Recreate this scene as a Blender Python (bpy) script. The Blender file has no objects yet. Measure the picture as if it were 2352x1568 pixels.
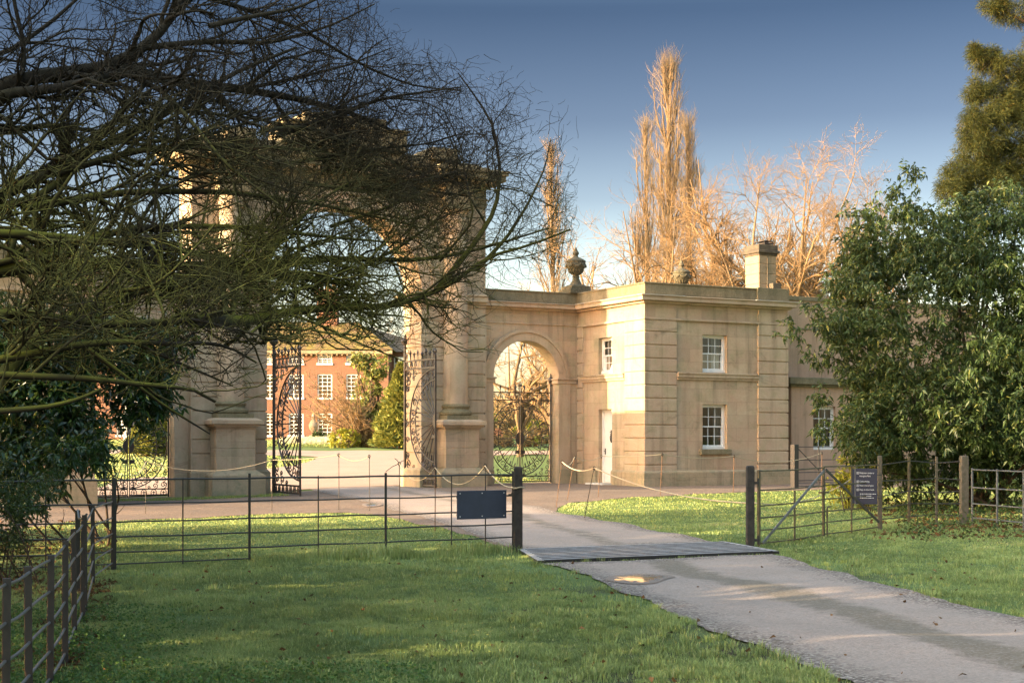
import bpy, bmesh, math, random
import numpy as np
from mathutils import Vector, Matrix
from mathutils.geometry import delaunay_2d_cdt
random.seed(7)
RNG = np.random.default_rng(11)
scene = bpy.context.scene
COL = scene.collection
TH = math.radians(28.0); CT, ST = math.cos(TH), math.sin(TH)
F, CXI, HY, EYE = 3376.0, 1176.0, 1007.0, 1.64
PI = math.pi

# ------------------------------------------------------------------ survey helpers (site plan from the photograph's bearings)
def cw(xc, zc):
    return (xc * CT + zc * ST, -xc * ST + zc * CT)
def px(x, zc):
    return cw((x - CXI) / F * zc, zc)
def hz(y, zc):
    return EYE - (y - HY) / F * zc
def sstep(a, b, v):
    t = np.clip((v - a) / (b - a), 0, 1)
    return t * t * (3 - 2 * t)
def terr(x, y):
    x = np.asarray(x, float); y = np.asarray(y, float)
    zc = x * ST + y * CT
    base = 0.03 + 0.21 * sstep(9.0, 21.0, x)
    z = sstep(24, 38, zc) * base
    z = z + 0.0215 * np.clip(zc - 45, 0, 63) * sstep(44, 50, zc)
    bump = 0.020 * np.sin(x * 1.3 + 0.7 * np.sin(y * .9)) * np.sin(y * 1.1 + .5) + 0.012 * np.sin(x * 2.7 + y * 1.9)
    bump = bump * (1 - np.exp(-(((x * CT - y * ST) - 1.9) ** 2 / 6 + (zc - 21.1) ** 2 / 3)))
    return z + bump * (1 - sstep(34, 38, zc) * (1 - sstep(60, 80, zc)) * .8)
def T(x, y): return float(terr(x, y))
def march(x, y):
    """ground points seen along bearings x at image heights y (arrays): first meeting of the sight line with the terrain"""
    x = np.asarray(x, float); y = np.asarray(y, float); s = (y - HY) / F; kx = (x - CXI) / F
    def below(zc):
        xc = kx * zc; return EYE - s * zc <= terr(xc * CT + zc * ST, -xc * ST + zc * CT)
    lo = np.full(x.shape, 3.0); hi = np.full(x.shape, 170.0); done = np.zeros(x.shape, bool)
    for z in np.concatenate([np.arange(4, 60, 1.0), np.arange(60, 171, 3.0)]):
        b = below(np.full(x.shape, z)) & ~done; hi = np.where(b, z, hi); done |= b; lo = np.where(done, lo, z)
    for _ in range(14):
        m = (lo + hi) / 2; b = below(m); hi = np.where(b, m, hi); lo = np.where(b, lo, m)
    return kx * hi, hi
def gp(x, y):
    a, b = march([x], [y]); return cw(float(a[0]), float(b[0]))

# ------------------------------------------------------------------ object helpers
def link(o):
    COL.objects.link(o); return o
def thing(name, label, cat, loc=(0, 0, 0), rz=0.0, group=None):
    o = bpy.data.objects.new(name, None); link(o)
    o.empty_display_size = .3
    o.location = loc; o.rotation_euler = (0, 0, rz)
    o['label'] = label; o['category'] = cat
    if group: o['group'] = group
    o['_m'] = 0
    MW[o.name] = Matrix.Translation(loc) @ Matrix.Rotation(rz, 4, 'Z')
    return o
MW = {}
def tag(o, label, cat, group=None):
    o['label'] = label; o['category'] = cat
    if group: o['group'] = group
    return o
def put(o, parent=None, world=True):
    link(o)
    if parent is not None:
        o.parent = parent
        if world:
            m = MW.get(parent.name)
            if m is None: m = Matrix.Identity(4)
            o.matrix_parent_inverse = m.inverted()
        MW[o.name] = Matrix.Identity(4) if world else MW.get(parent.name, Matrix.Identity(4)).copy()
    else:
        MW[o.name] = Matrix.Identity(4)
    return o
def np_mesh(name, V, faces, mat, smooth=False, attrs=None):
    """V (n,3); faces: list of int arrays (m,k)"""
    me = bpy.data.meshes.new(name)
    V = np.ascontiguousarray(V, np.float32)
    me.vertices.add(len(V)); me.vertices.foreach_set('co', V.ravel())
    li, ls = [], []; off = 0
    for f in faces:
        f = np.asarray(f, np.int32)
        if not len(f): continue
        k = f.shape[1]; li.append(f.ravel()); ls.append(off + np.arange(len(f)) * k); off += f.size
    li = np.concatenate(li).astype(np.int32); ls = np.concatenate(ls).astype(np.int32)
    me.loops.add(len(li)); me.loops.foreach_set('vertex_index', li)
    me.polygons.add(len(ls)); me.polygons.foreach_set('loop_start', ls)
    if smooth: me.polygons.foreach_set('use_smooth', np.ones(len(ls), bool))
    for k, a in (attrs or {}).items():
        at = me.attributes.new(k, 'FLOAT', 'POINT'); at.data.foreach_set('value', np.ascontiguousarray(a, np.float32))
    me.update(calc_edges=True); me.validate()
    if mat: me.materials.append(mat)
    return me
def np_obj(name, V, faces, mat, parent=None, world=True, smooth=False, attrs=None):
    return put(bpy.data.objects.new(name, np_mesh(name, V, faces, mat, smooth, attrs)), parent, world)

WHOLE={'scroll_grille','spoke','dentil_course','small_print','pictogram','lettering','eaves_cornice','window','swag','wall','wheel_ring','frame','pane','curtain','stem','board','door','bowl'}
class MB:
    def __init__(s, mirror=None): s.v = []; s.f = []; s.m = mirror; s.pc = []
    def add(s, vs, fs):
        b = len(s.v); s.pc.append((b, b + len(vs), len(s.f), len(s.f) + len(fs)))
        if s.m is not None: vs = [(s.m - x, y, z) for x, y, z in vs]
        s.v += [tuple(map(float, p)) for p in vs]; s.f += [tuple(b + i for i in f) for f in fs]; return s
    def box(s, x0, x1, y0, y1, z0, z1):
        return s.add([(x0,y0,z0),(x1,y0,z0),(x1,y1,z0),(x0,y1,z0),(x0,y0,z1),(x1,y0,z1),(x1,y1,z1),(x0,y1,z1)],
                     [(0,3,2,1),(4,5,6,7),(0,1,5,4),(1,2,6,5),(2,3,7,6),(3,0,4,7)])
    def frustum(s, a, b):
        """a,b = (x0,x1,y0,y1,z)"""
        x0,x1,y0,y1,z0 = a; X0,X1,Y0,Y1,z1 = b
        return s.add([(x0,y0,z0),(x1,y0,z0),(x1,y1,z0),(x0,y1,z0),(X0,Y0,z1),(X1,Y0,z1),(X1,Y1,z1),(X0,Y1,z1)],
                     [(0,3,2,1),(4,5,6,7),(0,1,5,4),(1,2,6,5),(2,3,7,6),(3,0,4,7)])
    def quad(s, *p): return s.add(list(p), [tuple(range(len(p)))])
    def prism(s, poly, z0, z1):
        n = len(poly)
        return s.add([(x,y,z0) for x,y in poly]+[(x,y,z1) for x,y in poly],
            [tuple(range(n))[::-1], tuple(range(n,2*n))]+[(i,(i+1)%n,n+(i+1)%n,n+i) for i in range(n)])
    def lathe(s, prof, c, seg=24, sq=None):
        vs=[]; n=len(prof)
        for r,z in prof:
            for k in range(seg):
                a=2*PI*k/seg; vs.append((c[0]+r*math.cos(a), c[1]+r*math.sin(a), c[2]+z))
        fs=[(i*seg+k, i*seg+(k+1)%seg, (i+1)*seg+(k+1)%seg, (i+1)*seg+k) for i in range(n-1) for k in range(seg)]
        fs += [tuple(range(seg))[::-1], tuple((n-1)*seg+k for k in range(seg))]
        return s.add(vs, fs)
    def tube(s, pts, r, sides=6, closed=False):
        P=[Vector(p) for p in pts]; n=len(P); rs = r if isinstance(r,(list,tuple)) else [r]*n
        vs=[]; up=None
        for i,p in enumerate(P):
            a=P[(i-1)%n] if (closed or i>0) else P[i]; b=P[(i+1)%n] if (closed or i<n-1) else P[i]
            t=(b-a).normalized()
            if up is None:
                q=Vector((0,0,1)) if abs(t.z)<.9 else Vector((1,0,0)); up=(q-t*q.dot(t)).normalized()
            else:
                up=(up-t*up.dot(t)); up = up.normalized() if up.length>1e-6 else t.orthogonal().normalized()
            w=t.cross(up)
            for k in range(sides):
                an=2*PI*k/sides; vs.append(tuple(p+(up*math.cos(an)+w*math.sin(an))*rs[i]))
        m=n if closed else n-1
        fs=[(i*sides+k, i*sides+(k+1)%sides, ((i+1)%n)*sides+(k+1)%sides, ((i+1)%n)*sides+k) for i in range(m) for k in range(sides)]
        if not closed: fs += [tuple(range(sides))[::-1], tuple((n-1)*sides+k for k in range(sides))]
        return s.add(vs, fs)
    def bar(s, p, q, w, h, up=(0,0,1)):
        """rectangular bar from p to q; w across (horizontal), h along up"""
        p,q=Vector(p),Vector(q); t=(q-p).normalized(); u=Vector(up)
        if abs(t.dot(u))>.98: u=Vector((0,1,0))
        x=t.cross(u).normalized(); u=x.cross(t).normalized(); vs=[]
        for c in (p,q):
            for a,b in ((-1,-1),(1,-1),(1,1),(-1,1)): vs.append(tuple(c+x*a*w/2+u*b*h/2))
        return s.add(vs,[(0,3,2,1),(4,5,6,7),(0,1,5,4),(1,2,6,5),(2,3,7,6),(3,0,4,7)])
    def clusters(s):
        B=[(np.min(s.v[a:b],0)-.012,np.max(s.v[a:b],0)+.012) for a,b,_,_ in s.pc]; n=len(B); g=list(range(n))
        def f(i):
            while g[i]!=i: i=g[i]
            return i
        for i in range(n):
            for j in range(i):
                if f(i)!=f(j) and (B[i][0]<=B[j][1]).all() and (B[j][0]<=B[i][1]).all(): g[f(i)]=f(j)
        c={}
        for i in range(n): c.setdefault(f(i),[]).append(i)
        return sorted(c.values(),key=lambda k:-len(k))
    def build(s, name, mat, parent=None, world=True, bevel=0, smooth=False, seg=1):
        """one object per touching cluster of pieces, so that separate blocks are separate parts"""
        cl=s.clusters() if parent is not None and name not in WHOLE and 1<len(s.pc)<90 else [None]
        if len(cl)==1: return s.build1(name,mat,parent,world,bevel,smooth)
        out=[]
        for c in cl:
            q=MB()
            for k in c:
                a,b,fa_,fb=s.pc[k]; q.add(s.v[a:b],[tuple(i-a for i in t) for t in s.f[fa_:fb]])
            out.append(q.build1(name,mat,parent,world,bevel,smooth))
        return out[0]
    def build1(s, name, mat, parent=None, world=True, bevel=0, smooth=False, seg=1):
        me=bpy.data.meshes.new(name); me.from_pydata(s.v,[],s.f); me.update()
        bm=bmesh.new(); bm.from_mesh(me); bmesh.ops.recalc_face_normals(bm,faces=bm.faces); bm.to_mesh(me); bm.free()
        if smooth:
            for p in me.polygons: p.use_smooth=True
        me.materials.append(mat)
        o=put(bpy.data.objects.new(name,me),parent,world)
        if bevel:
            m=o.modifiers.new('bevel','BEVEL'); m.width=bevel; m.segments=seg; m.limit_method='ANGLE'; m.angle_limit=.7
        if smooth:
            try:
                me.set_sharp_from_angle(angle=.7)
            except Exception: pass
        return o
def dup(root, loc=None, rz=None, label=None, group=None, scale=None):
    r=root.copy(); link(r)
    if loc is not None: r.location=loc
    if rz is not None: r.rotation_euler=(0,0,rz)
    if scale is not None: r.scale=(scale,)*3 if isinstance(scale,(int,float)) else scale
    if label: r['label']=label
    if group: r['group']=group
    for c in list(root.children):
        k=c.copy(); link(k); k.parent=r
        for g in list(c.children):
            h=g.copy(); link(h); h.parent=k
    return r

# ------------------------------------------------------------------ materials
class NT:
    def __init__(s, name):
        m=bpy.data.materials.new(name); m.use_nodes=True; s.m=m; s.t=m.node_tree; s.n=s.t.nodes; s.l=s.t.links
        s.b=s.n['Principled BSDF']; s.out=s.n['Material Output']
        s._pos=None
    def node(s,t,**k):
        n=s.n.new(t)
        for a,b in k.items(): setattr(n,a,b)
        return n
    def set(s,sock,v):
        if v is None: return
        if isinstance(v,bpy.types.NodeSocket): s.l.new(v,sock)
        else:
            if isinstance(v,(tuple,list)) and len(v)==3 and sock.type=='RGBA': v=(*v,1)
            sock.default_value=v
    def pos(s):
        if s._pos is None: s._pos=s.node('ShaderNodeNewGeometry').outputs['Position']
        return s._pos
    def obj(s): return s.node('ShaderNodeTexCoord').outputs['Object']
    def scale(s,v,sc):
        n=s.node('ShaderNodeVectorMath',operation='MULTIPLY'); s.set(n.inputs[0],v); n.inputs[1].default_value=sc; return n.outputs[0]
    def noise(s,v,scale,detail=4,rough=.6,w=None,dist=0):
        n=s.node('ShaderNodeTexNoise'); s.set(n.inputs['Vector'],v); n.inputs['Scale'].default_value=scale; n.inputs['Detail'].default_value=detail; n.inputs['Roughness'].default_value=rough; n.inputs['Distortion'].default_value=dist
        return n.outputs['Fac']
    def ramp(s,f,a,b,x=0.,y=1.):
        n=s.node('ShaderNodeMapRange'); n.clamp=True; s.set(n.inputs['Value'],f)
        n.inputs['From Min'].default_value=a; n.inputs['From Max'].default_value=b; n.inputs['To Min'].default_value=x; n.inputs['To Max'].default_value=y
        return n.outputs[0]
    def mix(s,f,a,b,mode='MIX'):
        n=s.node('ShaderNodeMix',data_type='RGBA',blend_type=mode); s.set(n.inputs[0],f); s.set(n.inputs[6],a); s.set(n.inputs[7],b); return n.outputs[2]
    def math(s,op,a,b=None):
        n=s.node('ShaderNodeMath',operation=op); s.set(n.inputs[0],a)
        if b is not None: s.set(n.inputs[1],b)
        return n.outputs[0]
    def attr(s,name): return s.node('ShaderNodeAttribute',attribute_name=name).outputs['Fac']
    def sep(s,v):
        n=s.node('ShaderNodeSeparateXYZ'); s.set(n.inputs[0],v); return n.outputs
    def comb(s,x,y,z):
        n=s.node('ShaderNodeCombineXYZ'); s.set(n.inputs[0],x); s.set(n.inputs[1],y); s.set(n.inputs[2],z); return n.outputs[0]
    def bump(s,h,strength=.3,dist=.02,normal=None):
        n=s.node('ShaderNodeBump'); s.set(n.inputs['Height'],h); n.inputs['Strength'].default_value=strength; n.inputs['Distance'].default_value=dist
        if normal is not None: s.l.new(normal,n.inputs['Normal'])
        s.l.new(n.outputs[0],s.b.inputs['Normal']); return n.outputs[0]
    def fin(s,col=None,rough=.8,spec=.3,metal=0):
        s.set(s.b.inputs['Base Color'],col); s.set(s.b.inputs['Roughness'],rough); s.set(s.b.inputs['Specular IOR Level'],spec); s.set(s.b.inputs['Metallic'],metal)
        return s.m

def stone(name, c1, c2, c3, green=.35, dark=.3, joints=True, row=.39, width=.85):
    """ashlar: c1 main, c2 pink, c3 grey green"""
    q=NT(name); p=q.pos(); x,y,z=q.sep(p)
    u=q.math('ADD',x,y); uv=q.comb(u,z,0.0)
    n1=q.noise(p,.55,5,.65,dist=.6); n2=q.noise(p,2.3,5,.7); n3=q.noise(p,22,3,.6)
    st=q.noise(q.scale(p,(3.2,3.2,.22)),1.0,4,.65); n5=q.noise(q.scale(p,(1,1,2.2)),.9,6,.75,dist=1.2)
    col=q.mix(q.ramp(n1,.38,.64),c1,c2)
    col=q.mix(q.math('MULTIPLY',q.ramp(n2,.48,.72),green),col,c3)
    col=q.mix(q.ramp(n3,.3,.8,0,.22),col,(.62,.52,.38))
    col=q.mix(q.math('MULTIPLY',q.ramp(st,.52,.75),dark),col,(.10,.085,.055))
    col=q.mix(q.math('MULTIPLY',q.ramp(n5,.56,.70),dark*.9),col,(.115,.10,.06)); col=q.mix(q.ramp(n5,.40,.28,0,.35),col,(.55,.47,.35))
    h=n3
    if joints:
        b=q.node('ShaderNodeTexBrick'); q.set(b.inputs['Vector'],uv); b.inputs['Scale'].default_value=1; b.inputs['Mortar Size'].default_value=.007
        b.inputs['Brick Width'].default_value=width; b.inputs['Row Height'].default_value=row; b.inputs['Mortar Smooth'].default_value=.3
        b.inputs['Color1'].default_value=(.66,.66,.62,1); b.inputs['Color2'].default_value=(1.18,1.10,1.02,1); b.inputs['Mortar'].default_value=(.42,.39,.34,1)
        col=q.mix(.38,col,b.outputs['Color'],'MULTIPLY')
    q.bump(q.math('ADD',q.math('MULTIPLY',n3,.6),n2),.25,.015)
    return q.fin(col,.9,.2)
SAND=(.40,.335,.238); PINK=(.385,.275,.195); GREY=(.27,.255,.15)
M={}
M['stone']=stone('sandstone',SAND,PINK,GREY,.8,.55)
M['stone_rust']=stone('sandstone_blocks',SAND,PINK,GREY,.8,.55,False)
M['stone_plain']=stone('sandstone_moulded',SAND,PINK,GREY,.6,.5,False)
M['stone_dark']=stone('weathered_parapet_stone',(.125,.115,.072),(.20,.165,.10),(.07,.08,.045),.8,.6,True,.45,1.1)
M['stone_plinth']=stone('damp_plinth_stone',(.30,.25,.16),(.33,.27,.19),(.16,.19,.12),.9,.55,True,.5,1.2)
M['stone_moss']=stone('mossy_base_stone',(.13,.12,.07),(.17,.15,.09),(.07,.08,.035),.8,.6,False)
M['stone_urn']=stone('dark_urn_stone',(.05,.048,.028),(.07,.062,.038),(.03,.037,.014),.8,.6,False)
M['chimney']=stone('dark_chimney_stone',(.29,.225,.14),(.27,.19,.12),(.18,.16,.10),.7,.6,False)  # darker tone of the wall sandstone
M['render_pink']=stone('pink_lime_render',(.46,.285,.195),(.49,.32,.225),(.36,.26,.17),.45,.45,False)
def simple(name,c,rough=.6,spec=.4,metal=0,var=.25,scale=8,c2=None,bump=.0):
    q=NT(name); p=q.pos(); n=q.noise(p,scale,5,.65)
    c2=c2 or tuple(v*(1-var) for v in c)
    if bump: q.bump(n,bump,.01)
    return q.fin(q.mix(q.ramp(n,.35,.65),c,c2),rough,spec,metal)
M['iron']=simple('black_wrought_iron',(.022,.021,.022),.45,.5,0,.5,14,(.05,.035,.026))
M['fence']=simple('dark_painted_iron',(.022,.021,.022),.45,.5,0,.5,20,(.034,.029,.026))
M['fence_moss']=simple('lichened_iron',(.06,.045,.03),.6,.35,0,.5,9,(.13,.11,.05))
M['fence_rail']=simple('worn_iron_rail',(.06,.058,.058),.4,.5,0,.4,18,(.13,.125,.12))
M['galv']=simple('galvanised_bar',(.17,.175,.18),.45,.5,.3,.5,10,(.09,.09,.09))
M['wood']=simple('weathered_dark_timber',(.055,.05,.045),.8,.2,0,.4,12,(.03,.028,.026),.3)
M['wood_grey']=simple('grey_timber',(.14,.115,.09),.85,.2,0,.4,12,(.08,.075,.05),.3)
M['white']=simple('white_paint',(.74,.73,.70),.5,.4,0,.08,6)
M['blueboard']=simple('blue_grey_board',(.045,.055,.085),.5,.4,0,.2,5)
M['navy']=simple('navy_sign_face',(.014,.02,.05),.4,.4,0,.1,5)
M['lettering']=simple('white_lettering',(.62,.63,.66),.6,.3,0,.05,5)
M['rope']=simple('pale_rope',(.48,.40,.28),.9,.1,0,.25,60)
M['rust']=simple('rusty_rod',(.20,.11,.055),.8,.2,0,.4,25,(.09,.06,.045))
M['rod']=simple('dark_rod',(.05,.045,.04),.6,.3,0,.4,25)
M['lead']=simple('pale_lead_flashing',(.62,.6,.55),.7,.3,0,.3,5)
M['soot']=simple('sooty_stone',(.07,.06,.05),.95,.1,0,.4,6,(.13,.11,.08),.3)
M['curtain']=simple('pale_curtain',(.55,.55,.55),.9,.1,0,.2,7)
def steelmat():
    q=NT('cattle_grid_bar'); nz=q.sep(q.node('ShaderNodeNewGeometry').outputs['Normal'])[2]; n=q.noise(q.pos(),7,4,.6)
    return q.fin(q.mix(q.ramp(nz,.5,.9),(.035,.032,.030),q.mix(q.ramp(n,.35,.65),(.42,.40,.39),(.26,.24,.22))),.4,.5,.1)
M['steel']=steelmat()
M['pit']=simple('pit_shade',(.02,.018,.016),.95,.1)
def glass():
    q=NT('window_glass'); g=q.node('ShaderNodeBsdfGlossy'); g.inputs['Roughness'].default_value=.02; g.inputs['Color'].default_value=(.9,.9,.9,1)
    t=q.node('ShaderNodeBsdfTransparent'); t.inputs['Color'].default_value=(.75,.78,.76,1)
    fr=q.node('ShaderNodeFresnel'); fr.inputs[0].default_value=1.5
    mx=q.node('ShaderNodeMixShader'); q.l.new(q.math('MULTIPLY',fr.outputs[0],1.15),mx.inputs[0]); q.l.new(t.outputs[0],mx.inputs[1]); q.l.new(g.outputs[0],mx.inputs[2])
    q.l.new(mx.outputs[0],q.out.inputs['Surface']); return q.m
M['glass']=glass()
def brick(name,c1,c2,mortar):
    q=NT(name); p=q.obj(); x,y,z=q.sep(p); uv=q.comb(q.math('ADD',x,y),z,0.0)
    b=q.node('ShaderNodeTexBrick'); q.set(b.inputs['Vector'],uv); b.inputs['Scale'].default_value=1; b.inputs['Brick Width'].default_value=.24; b.inputs['Row Height'].default_value=.075; b.inputs['Mortar Size'].default_value=.008
    q.set(b.inputs['Color1'],c1); q.set(b.inputs['Color2'],c2); q.set(b.inputs['Mortar'],mortar)
    n=q.noise(p,.5,4,.6); col=q.mix(q.ramp(n,.35,.7,0,.45),b.outputs['Color'],(.20,.10,.06))
    return q.fin(col,.9,.15)
M['brick']=brick('warm_brick',(.215,.105,.07),(.17,.08,.052),(.24,.18,.13))
M['brick_dark']=brick('dark_brick',(.20,.09,.06),(.25,.11,.06),(.26,.2,.15))
def rooftile():
    q=NT('mossy_roof_tile'); p=q.obj(); n=q.noise(p,.9,5,.7); n2=q.noise(p,6,3,.6)
    col=q.mix(q.ramp(n,.35,.6),(.13,.08,.05),(.20,.16,.04)); col=q.mix(q.ramp(n2,.45,.7,0,.5),col,(.10,.075,.05))
    w=q.node('ShaderNodeTexWave'); w.bands_direction='Z'; w.inputs['Scale'].default_value=2.5; q.set(w.inputs['Vector'],p)
    q.bump(w.outputs[1],.4,.03); return q.fin(col,.9,.15)
M['roof']=rooftile()
def bark(name,c1,c2,moss=None,mossamt=.6,scale=9,mlo=.0,mhi=.6):
    q=NT(name); p=q.pos(); n=q.noise(p,scale,5,.65); col=q.mix(q.ramp(n,.3,.7),c1,c2)
    if moss:
        g=q.node('ShaderNodeNewGeometry'); nz=q.sep(g.outputs['Normal'])[2]; n2=q.noise(p,1.1,4,.6)
        z=q.sep(p)[2]; low=q.ramp(z,3.2,4.7,1,.04)
        a=q.math('MULTIPLY',q.ramp(nz,-.6,.6),q.ramp(n2,.34,.58)); a=q.math('MULTIPLY',a,low)
        col=q.mix(q.math('MULTIPLY',a,mossamt),col,moss)
    q.bump(n,.5,.01)
    return q.fin(col,.9,.15)
M['bark_dark']=bark('dark_mossy_bark',(.040,.033,.026),(.020,.016,.013),(.20,.19,.025),1.0)
M['twig_dark']=bark('dark_twig_bark',(.045,.036,.026),(.025,.020,.016),(.20,.185,.040),1.0)
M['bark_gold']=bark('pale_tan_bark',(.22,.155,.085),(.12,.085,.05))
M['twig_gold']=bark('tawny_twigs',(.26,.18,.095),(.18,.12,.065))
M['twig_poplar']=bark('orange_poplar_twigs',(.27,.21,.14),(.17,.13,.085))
M['bark_brown']=bark('brown_bark',(.09,.065,.045),(.05,.038,.028))
def leafmat(name,c1,c2,c3,rough=.4,spec=.4,trans=.25):
    q=NT(name); t=q.attr('tint'); col=q.mix(q.ramp(t,0,.6),c1,c2); col=q.mix(q.ramp(t,.8,1.0),col,c3)
    q.fin(col,rough,spec)
    tr=q.node('ShaderNodeBsdfTranslucent'); q.set(tr.inputs[0],q.mix(.5,col,c3)); mx=q.node('ShaderNodeMixShader'); mx.inputs[0].default_value=trans
    q.l.new(q.b.outputs[0],mx.inputs[1]); q.l.new(tr.outputs[0],mx.inputs[2]); q.l.new(mx.outputs[0],q.out.inputs['Surface']); return q.m
M['leaf_laurel']=leafmat('glossy_laurel_leaf',(.010,.028,.010),(.030,.075,.020),(.13,.18,.03),.3,.5)
M['leaf_oak']=leafmat('evergreen_oak_leaf',(.014,.030,.009),(.066,.105,.027),(.24,.25,.07),.45,.3)
M['leaf_small']=leafmat('small_shrub_leaf',(.02,.045,.012),(.05,.09,.02),(.12,.12,.03),.5,.3)
M['leaf_gold']=leafmat('golden_shrub_leaf',(.12,.16,.02),(.30,.30,.03),(.45,.38,.05),.5,.3)
M['needle']=leafmat('yellow_green_needles',(.024,.036,.010),(.075,.082,.018),(.20,.14,.028),.6,.2)
M['leaf_cone']=leafmat('clipped_conifer_foliage',(.06,.085,.02),(.17,.19,.04),(.28,.26,.06),.6,.2)
M['leaf_ivy']=leafmat('ivy_leaf',(.12,.15,.035),(.26,.27,.06),(.5,.42,.14),.5,.3)
M['leaf_straw']=leafmat('straw_twig_foliage',(.16,.11,.055),(.25,.18,.085),(.38,.30,.14),.8,.1)
M['leaf_dead']=leafmat('fallen_brown_leaf',(.05,.03,.015),(.13,.07,.03),(.22,.12,.05),.8,.1,.1)
M['grass']=leafmat('grass_blade',(.10,.155,.036),(.32,.40,.12),(.44,.43,.19),.5,.35,.3)
M['weed']=leafmat('ground_weed_leaf',(.04,.09,.02),(.08,.16,.035),(.16,.24,.06),.5,.3,.3)
M['petal']=leafmat('daffodil_petal',(.5,.48,.3),(.62,.6,.42),(.7,.68,.5),.7,.1,.3)
# ------------------------------------------------------------------ camera, sun, sky
cam=bpy.data.cameras.new('camera'); co=bpy.data.objects.new('camera',cam); link(co)
cam.lens=36*F/2352; cam.sensor_width=36; cam.clip_end=5000; cam.clip_start=.1
cam.shift_y=(HY-784)/2352
co.location=(0,0,EYE); co.rotation_euler=(PI/2,0,-TH); scene.camera=co
SUN_EL=math.radians(13.4); SAZ=math.atan2(-.996,.087)
sd=Vector((math.sin(SAZ)*math.cos(SUN_EL), math.cos(SAZ)*math.cos(SUN_EL), math.sin(SUN_EL)))
sl=bpy.data.lights.new('sun','SUN'); sl.energy=5.0; sl.angle=math.radians(.5); sl.color=(1,.76,.47)
so=bpy.data.objects.new('sun',sl); link(so); so.rotation_euler=(-sd).to_track_quat('-Z','Y').to_euler(); so.location=(-30,10,20)
w=bpy.data.worlds.new('World'); scene.world=w; w.use_nodes=True; wn=w.node_tree.nodes; wl=w.node_tree.links
bg=wn['Background']; sky=wn.new('ShaderNodeTexSky'); sky.sky_type='NISHITA'; sky.sun_disc=False
sky.sun_elevation=SUN_EL; sky.sun_rotation=SAZ; sky.air_density=1.0; sky.dust_density=1.5; sky.ozone_density=1.6; sky.altitude=0
# grade of the sky: pale horizon haze, deep blue above it; unseen zenith and sun-side aureole brightened as added fill
tc=wn.new('ShaderNodeTexCoord'); sx=wn.new('ShaderNodeSeparateXYZ'); wl.new(tc.outputs['Generated'],sx.inputs[0])
rp=wn.new('ShaderNodeValToRGB'); cr=rp.color_ramp; wl.new(sx.outputs[2],rp.inputs[0])
SKY_STOPS=[(0.0,(1.45,1.18,1.0)),(.085,(1.45,1.22,1.08)),(.12,(1.22,1.07,.99)),(.16,(.72,.645,.65)),(.21,(.395,.37,.415)),(.28,(.195,.212,.265)),(.46,(1.3,1.27,1.2)),(1.0,(3.3,2.95,2.45))]
while len(cr.elements)>1: cr.elements.remove(cr.elements[-1])
cr.elements[0].position=0; cr.elements[0].color=(*SKY_STOPS[0][1],1)
for p_,c_ in SKY_STOPS[1:]:
    e=cr.elements.new(p_); e.color=(*c_,1)
mu=wn.new('ShaderNodeMix'); mu.data_type='RGBA'; mu.blend_type='MULTIPLY'; mu.inputs[0].default_value=1
wl.new(sky.outputs[0],mu.inputs[6]); wl.new(rp.outputs[0],mu.inputs[7])
dt=wn.new('ShaderNodeVectorMath'); dt.operation='DOT_PRODUCT'; wl.new(tc.outputs['Generated'],dt.inputs[0]); dt.inputs[1].default_value=tuple(sd)
mr=wn.new('ShaderNodeMapRange'); wl.new(dt.outputs['Value'],mr.inputs[0]); mr.inputs[1].default_value=-.05; mr.inputs[2].default_value=1.0; mr.inputs[3].default_value=0; mr.inputs[4].default_value=1.0; mr.interpolation_type='SMOOTHSTEP'
AUREOLE=(5.0,4.1,3.1)
glow=wn.new('ShaderNodeMix'); glow.data_type='RGBA'; glow.blend_type='MIX'; glow.inputs[6].default_value=(1,1,1,1); glow.inputs[7].default_value=(*AUREOLE,1); wl.new(mr.outputs[0],glow.inputs[0])
m2=wn.new('ShaderNodeMix'); m2.data_type='RGBA'; m2.blend_type='MULTIPLY'; m2.inputs[0].default_value=1; wl.new(mu.outputs[2],m2.inputs[6]); wl.new(glow.outputs[2],m2.inputs[7])
wl.new(m2.outputs[2],bg.inputs['Color']); bg.inputs['Strength'].default_value=.096
vs=scene.view_settings; vs.view_transform='Standard'; vs.look='None'; vs.gamma=1; vs.exposure=1.74
scene.cycles.use_denoising=True; scene.cycles.max_bounces=8; scene.cycles.transparent_max_bounces=12
scene.cycles.sample_clamp_indirect=6

# ------------------------------------------------------------------ ground
def vnoise(x,y,s=1.0,seed=0):
    """smooth value noise, vectorised, 0..1"""
    x=np.asarray(x)/s+seed*17.3; y=np.asarray(y)/s-seed*9.1
    xi=np.floor(x); yi=np.floor(y); fx=x-xi; fy=y-yi; fx=fx*fx*(3-2*fx); fy=fy*fy*(3-2*fy)
    def h(a,b):
        v=np.sin(a*127.1+b*311.7+seed*74.7)*43758.5453; return v-np.floor(v)
    return (h(xi,yi)*(1-fx)+h(xi+1,yi)*fx)*(1-fy)+(h(xi,yi+1)*(1-fx)+h(xi+1,yi+1)*fx)*fy
def fbm(x,y,s,seed=0): return (vnoise(x,y,s,seed)*.5+vnoise(x,y,s*.47,seed+1)*.3+vnoise(x,y,s*.21,seed+2)*.2)
def axis(lo,hi,step,far):
    a=list(np.arange(lo,hi+1e-6,step)); g=step
    while a[-1]<far: g*=1.35; a.append(a[-1]+g)
    g=step
    while a[0]>-far: g*=1.35; a.insert(0,a[0]-g)
    return np.array(a)
gx=axis(-8,46,.35,900); gy=axis(-4,52,.35,900); GX,GY=np.meshgrid(gx,gy)
V=np.stack([GX.ravel(),GY.ravel(),terr(GX.ravel(),GY.ravel())],1)
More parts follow.
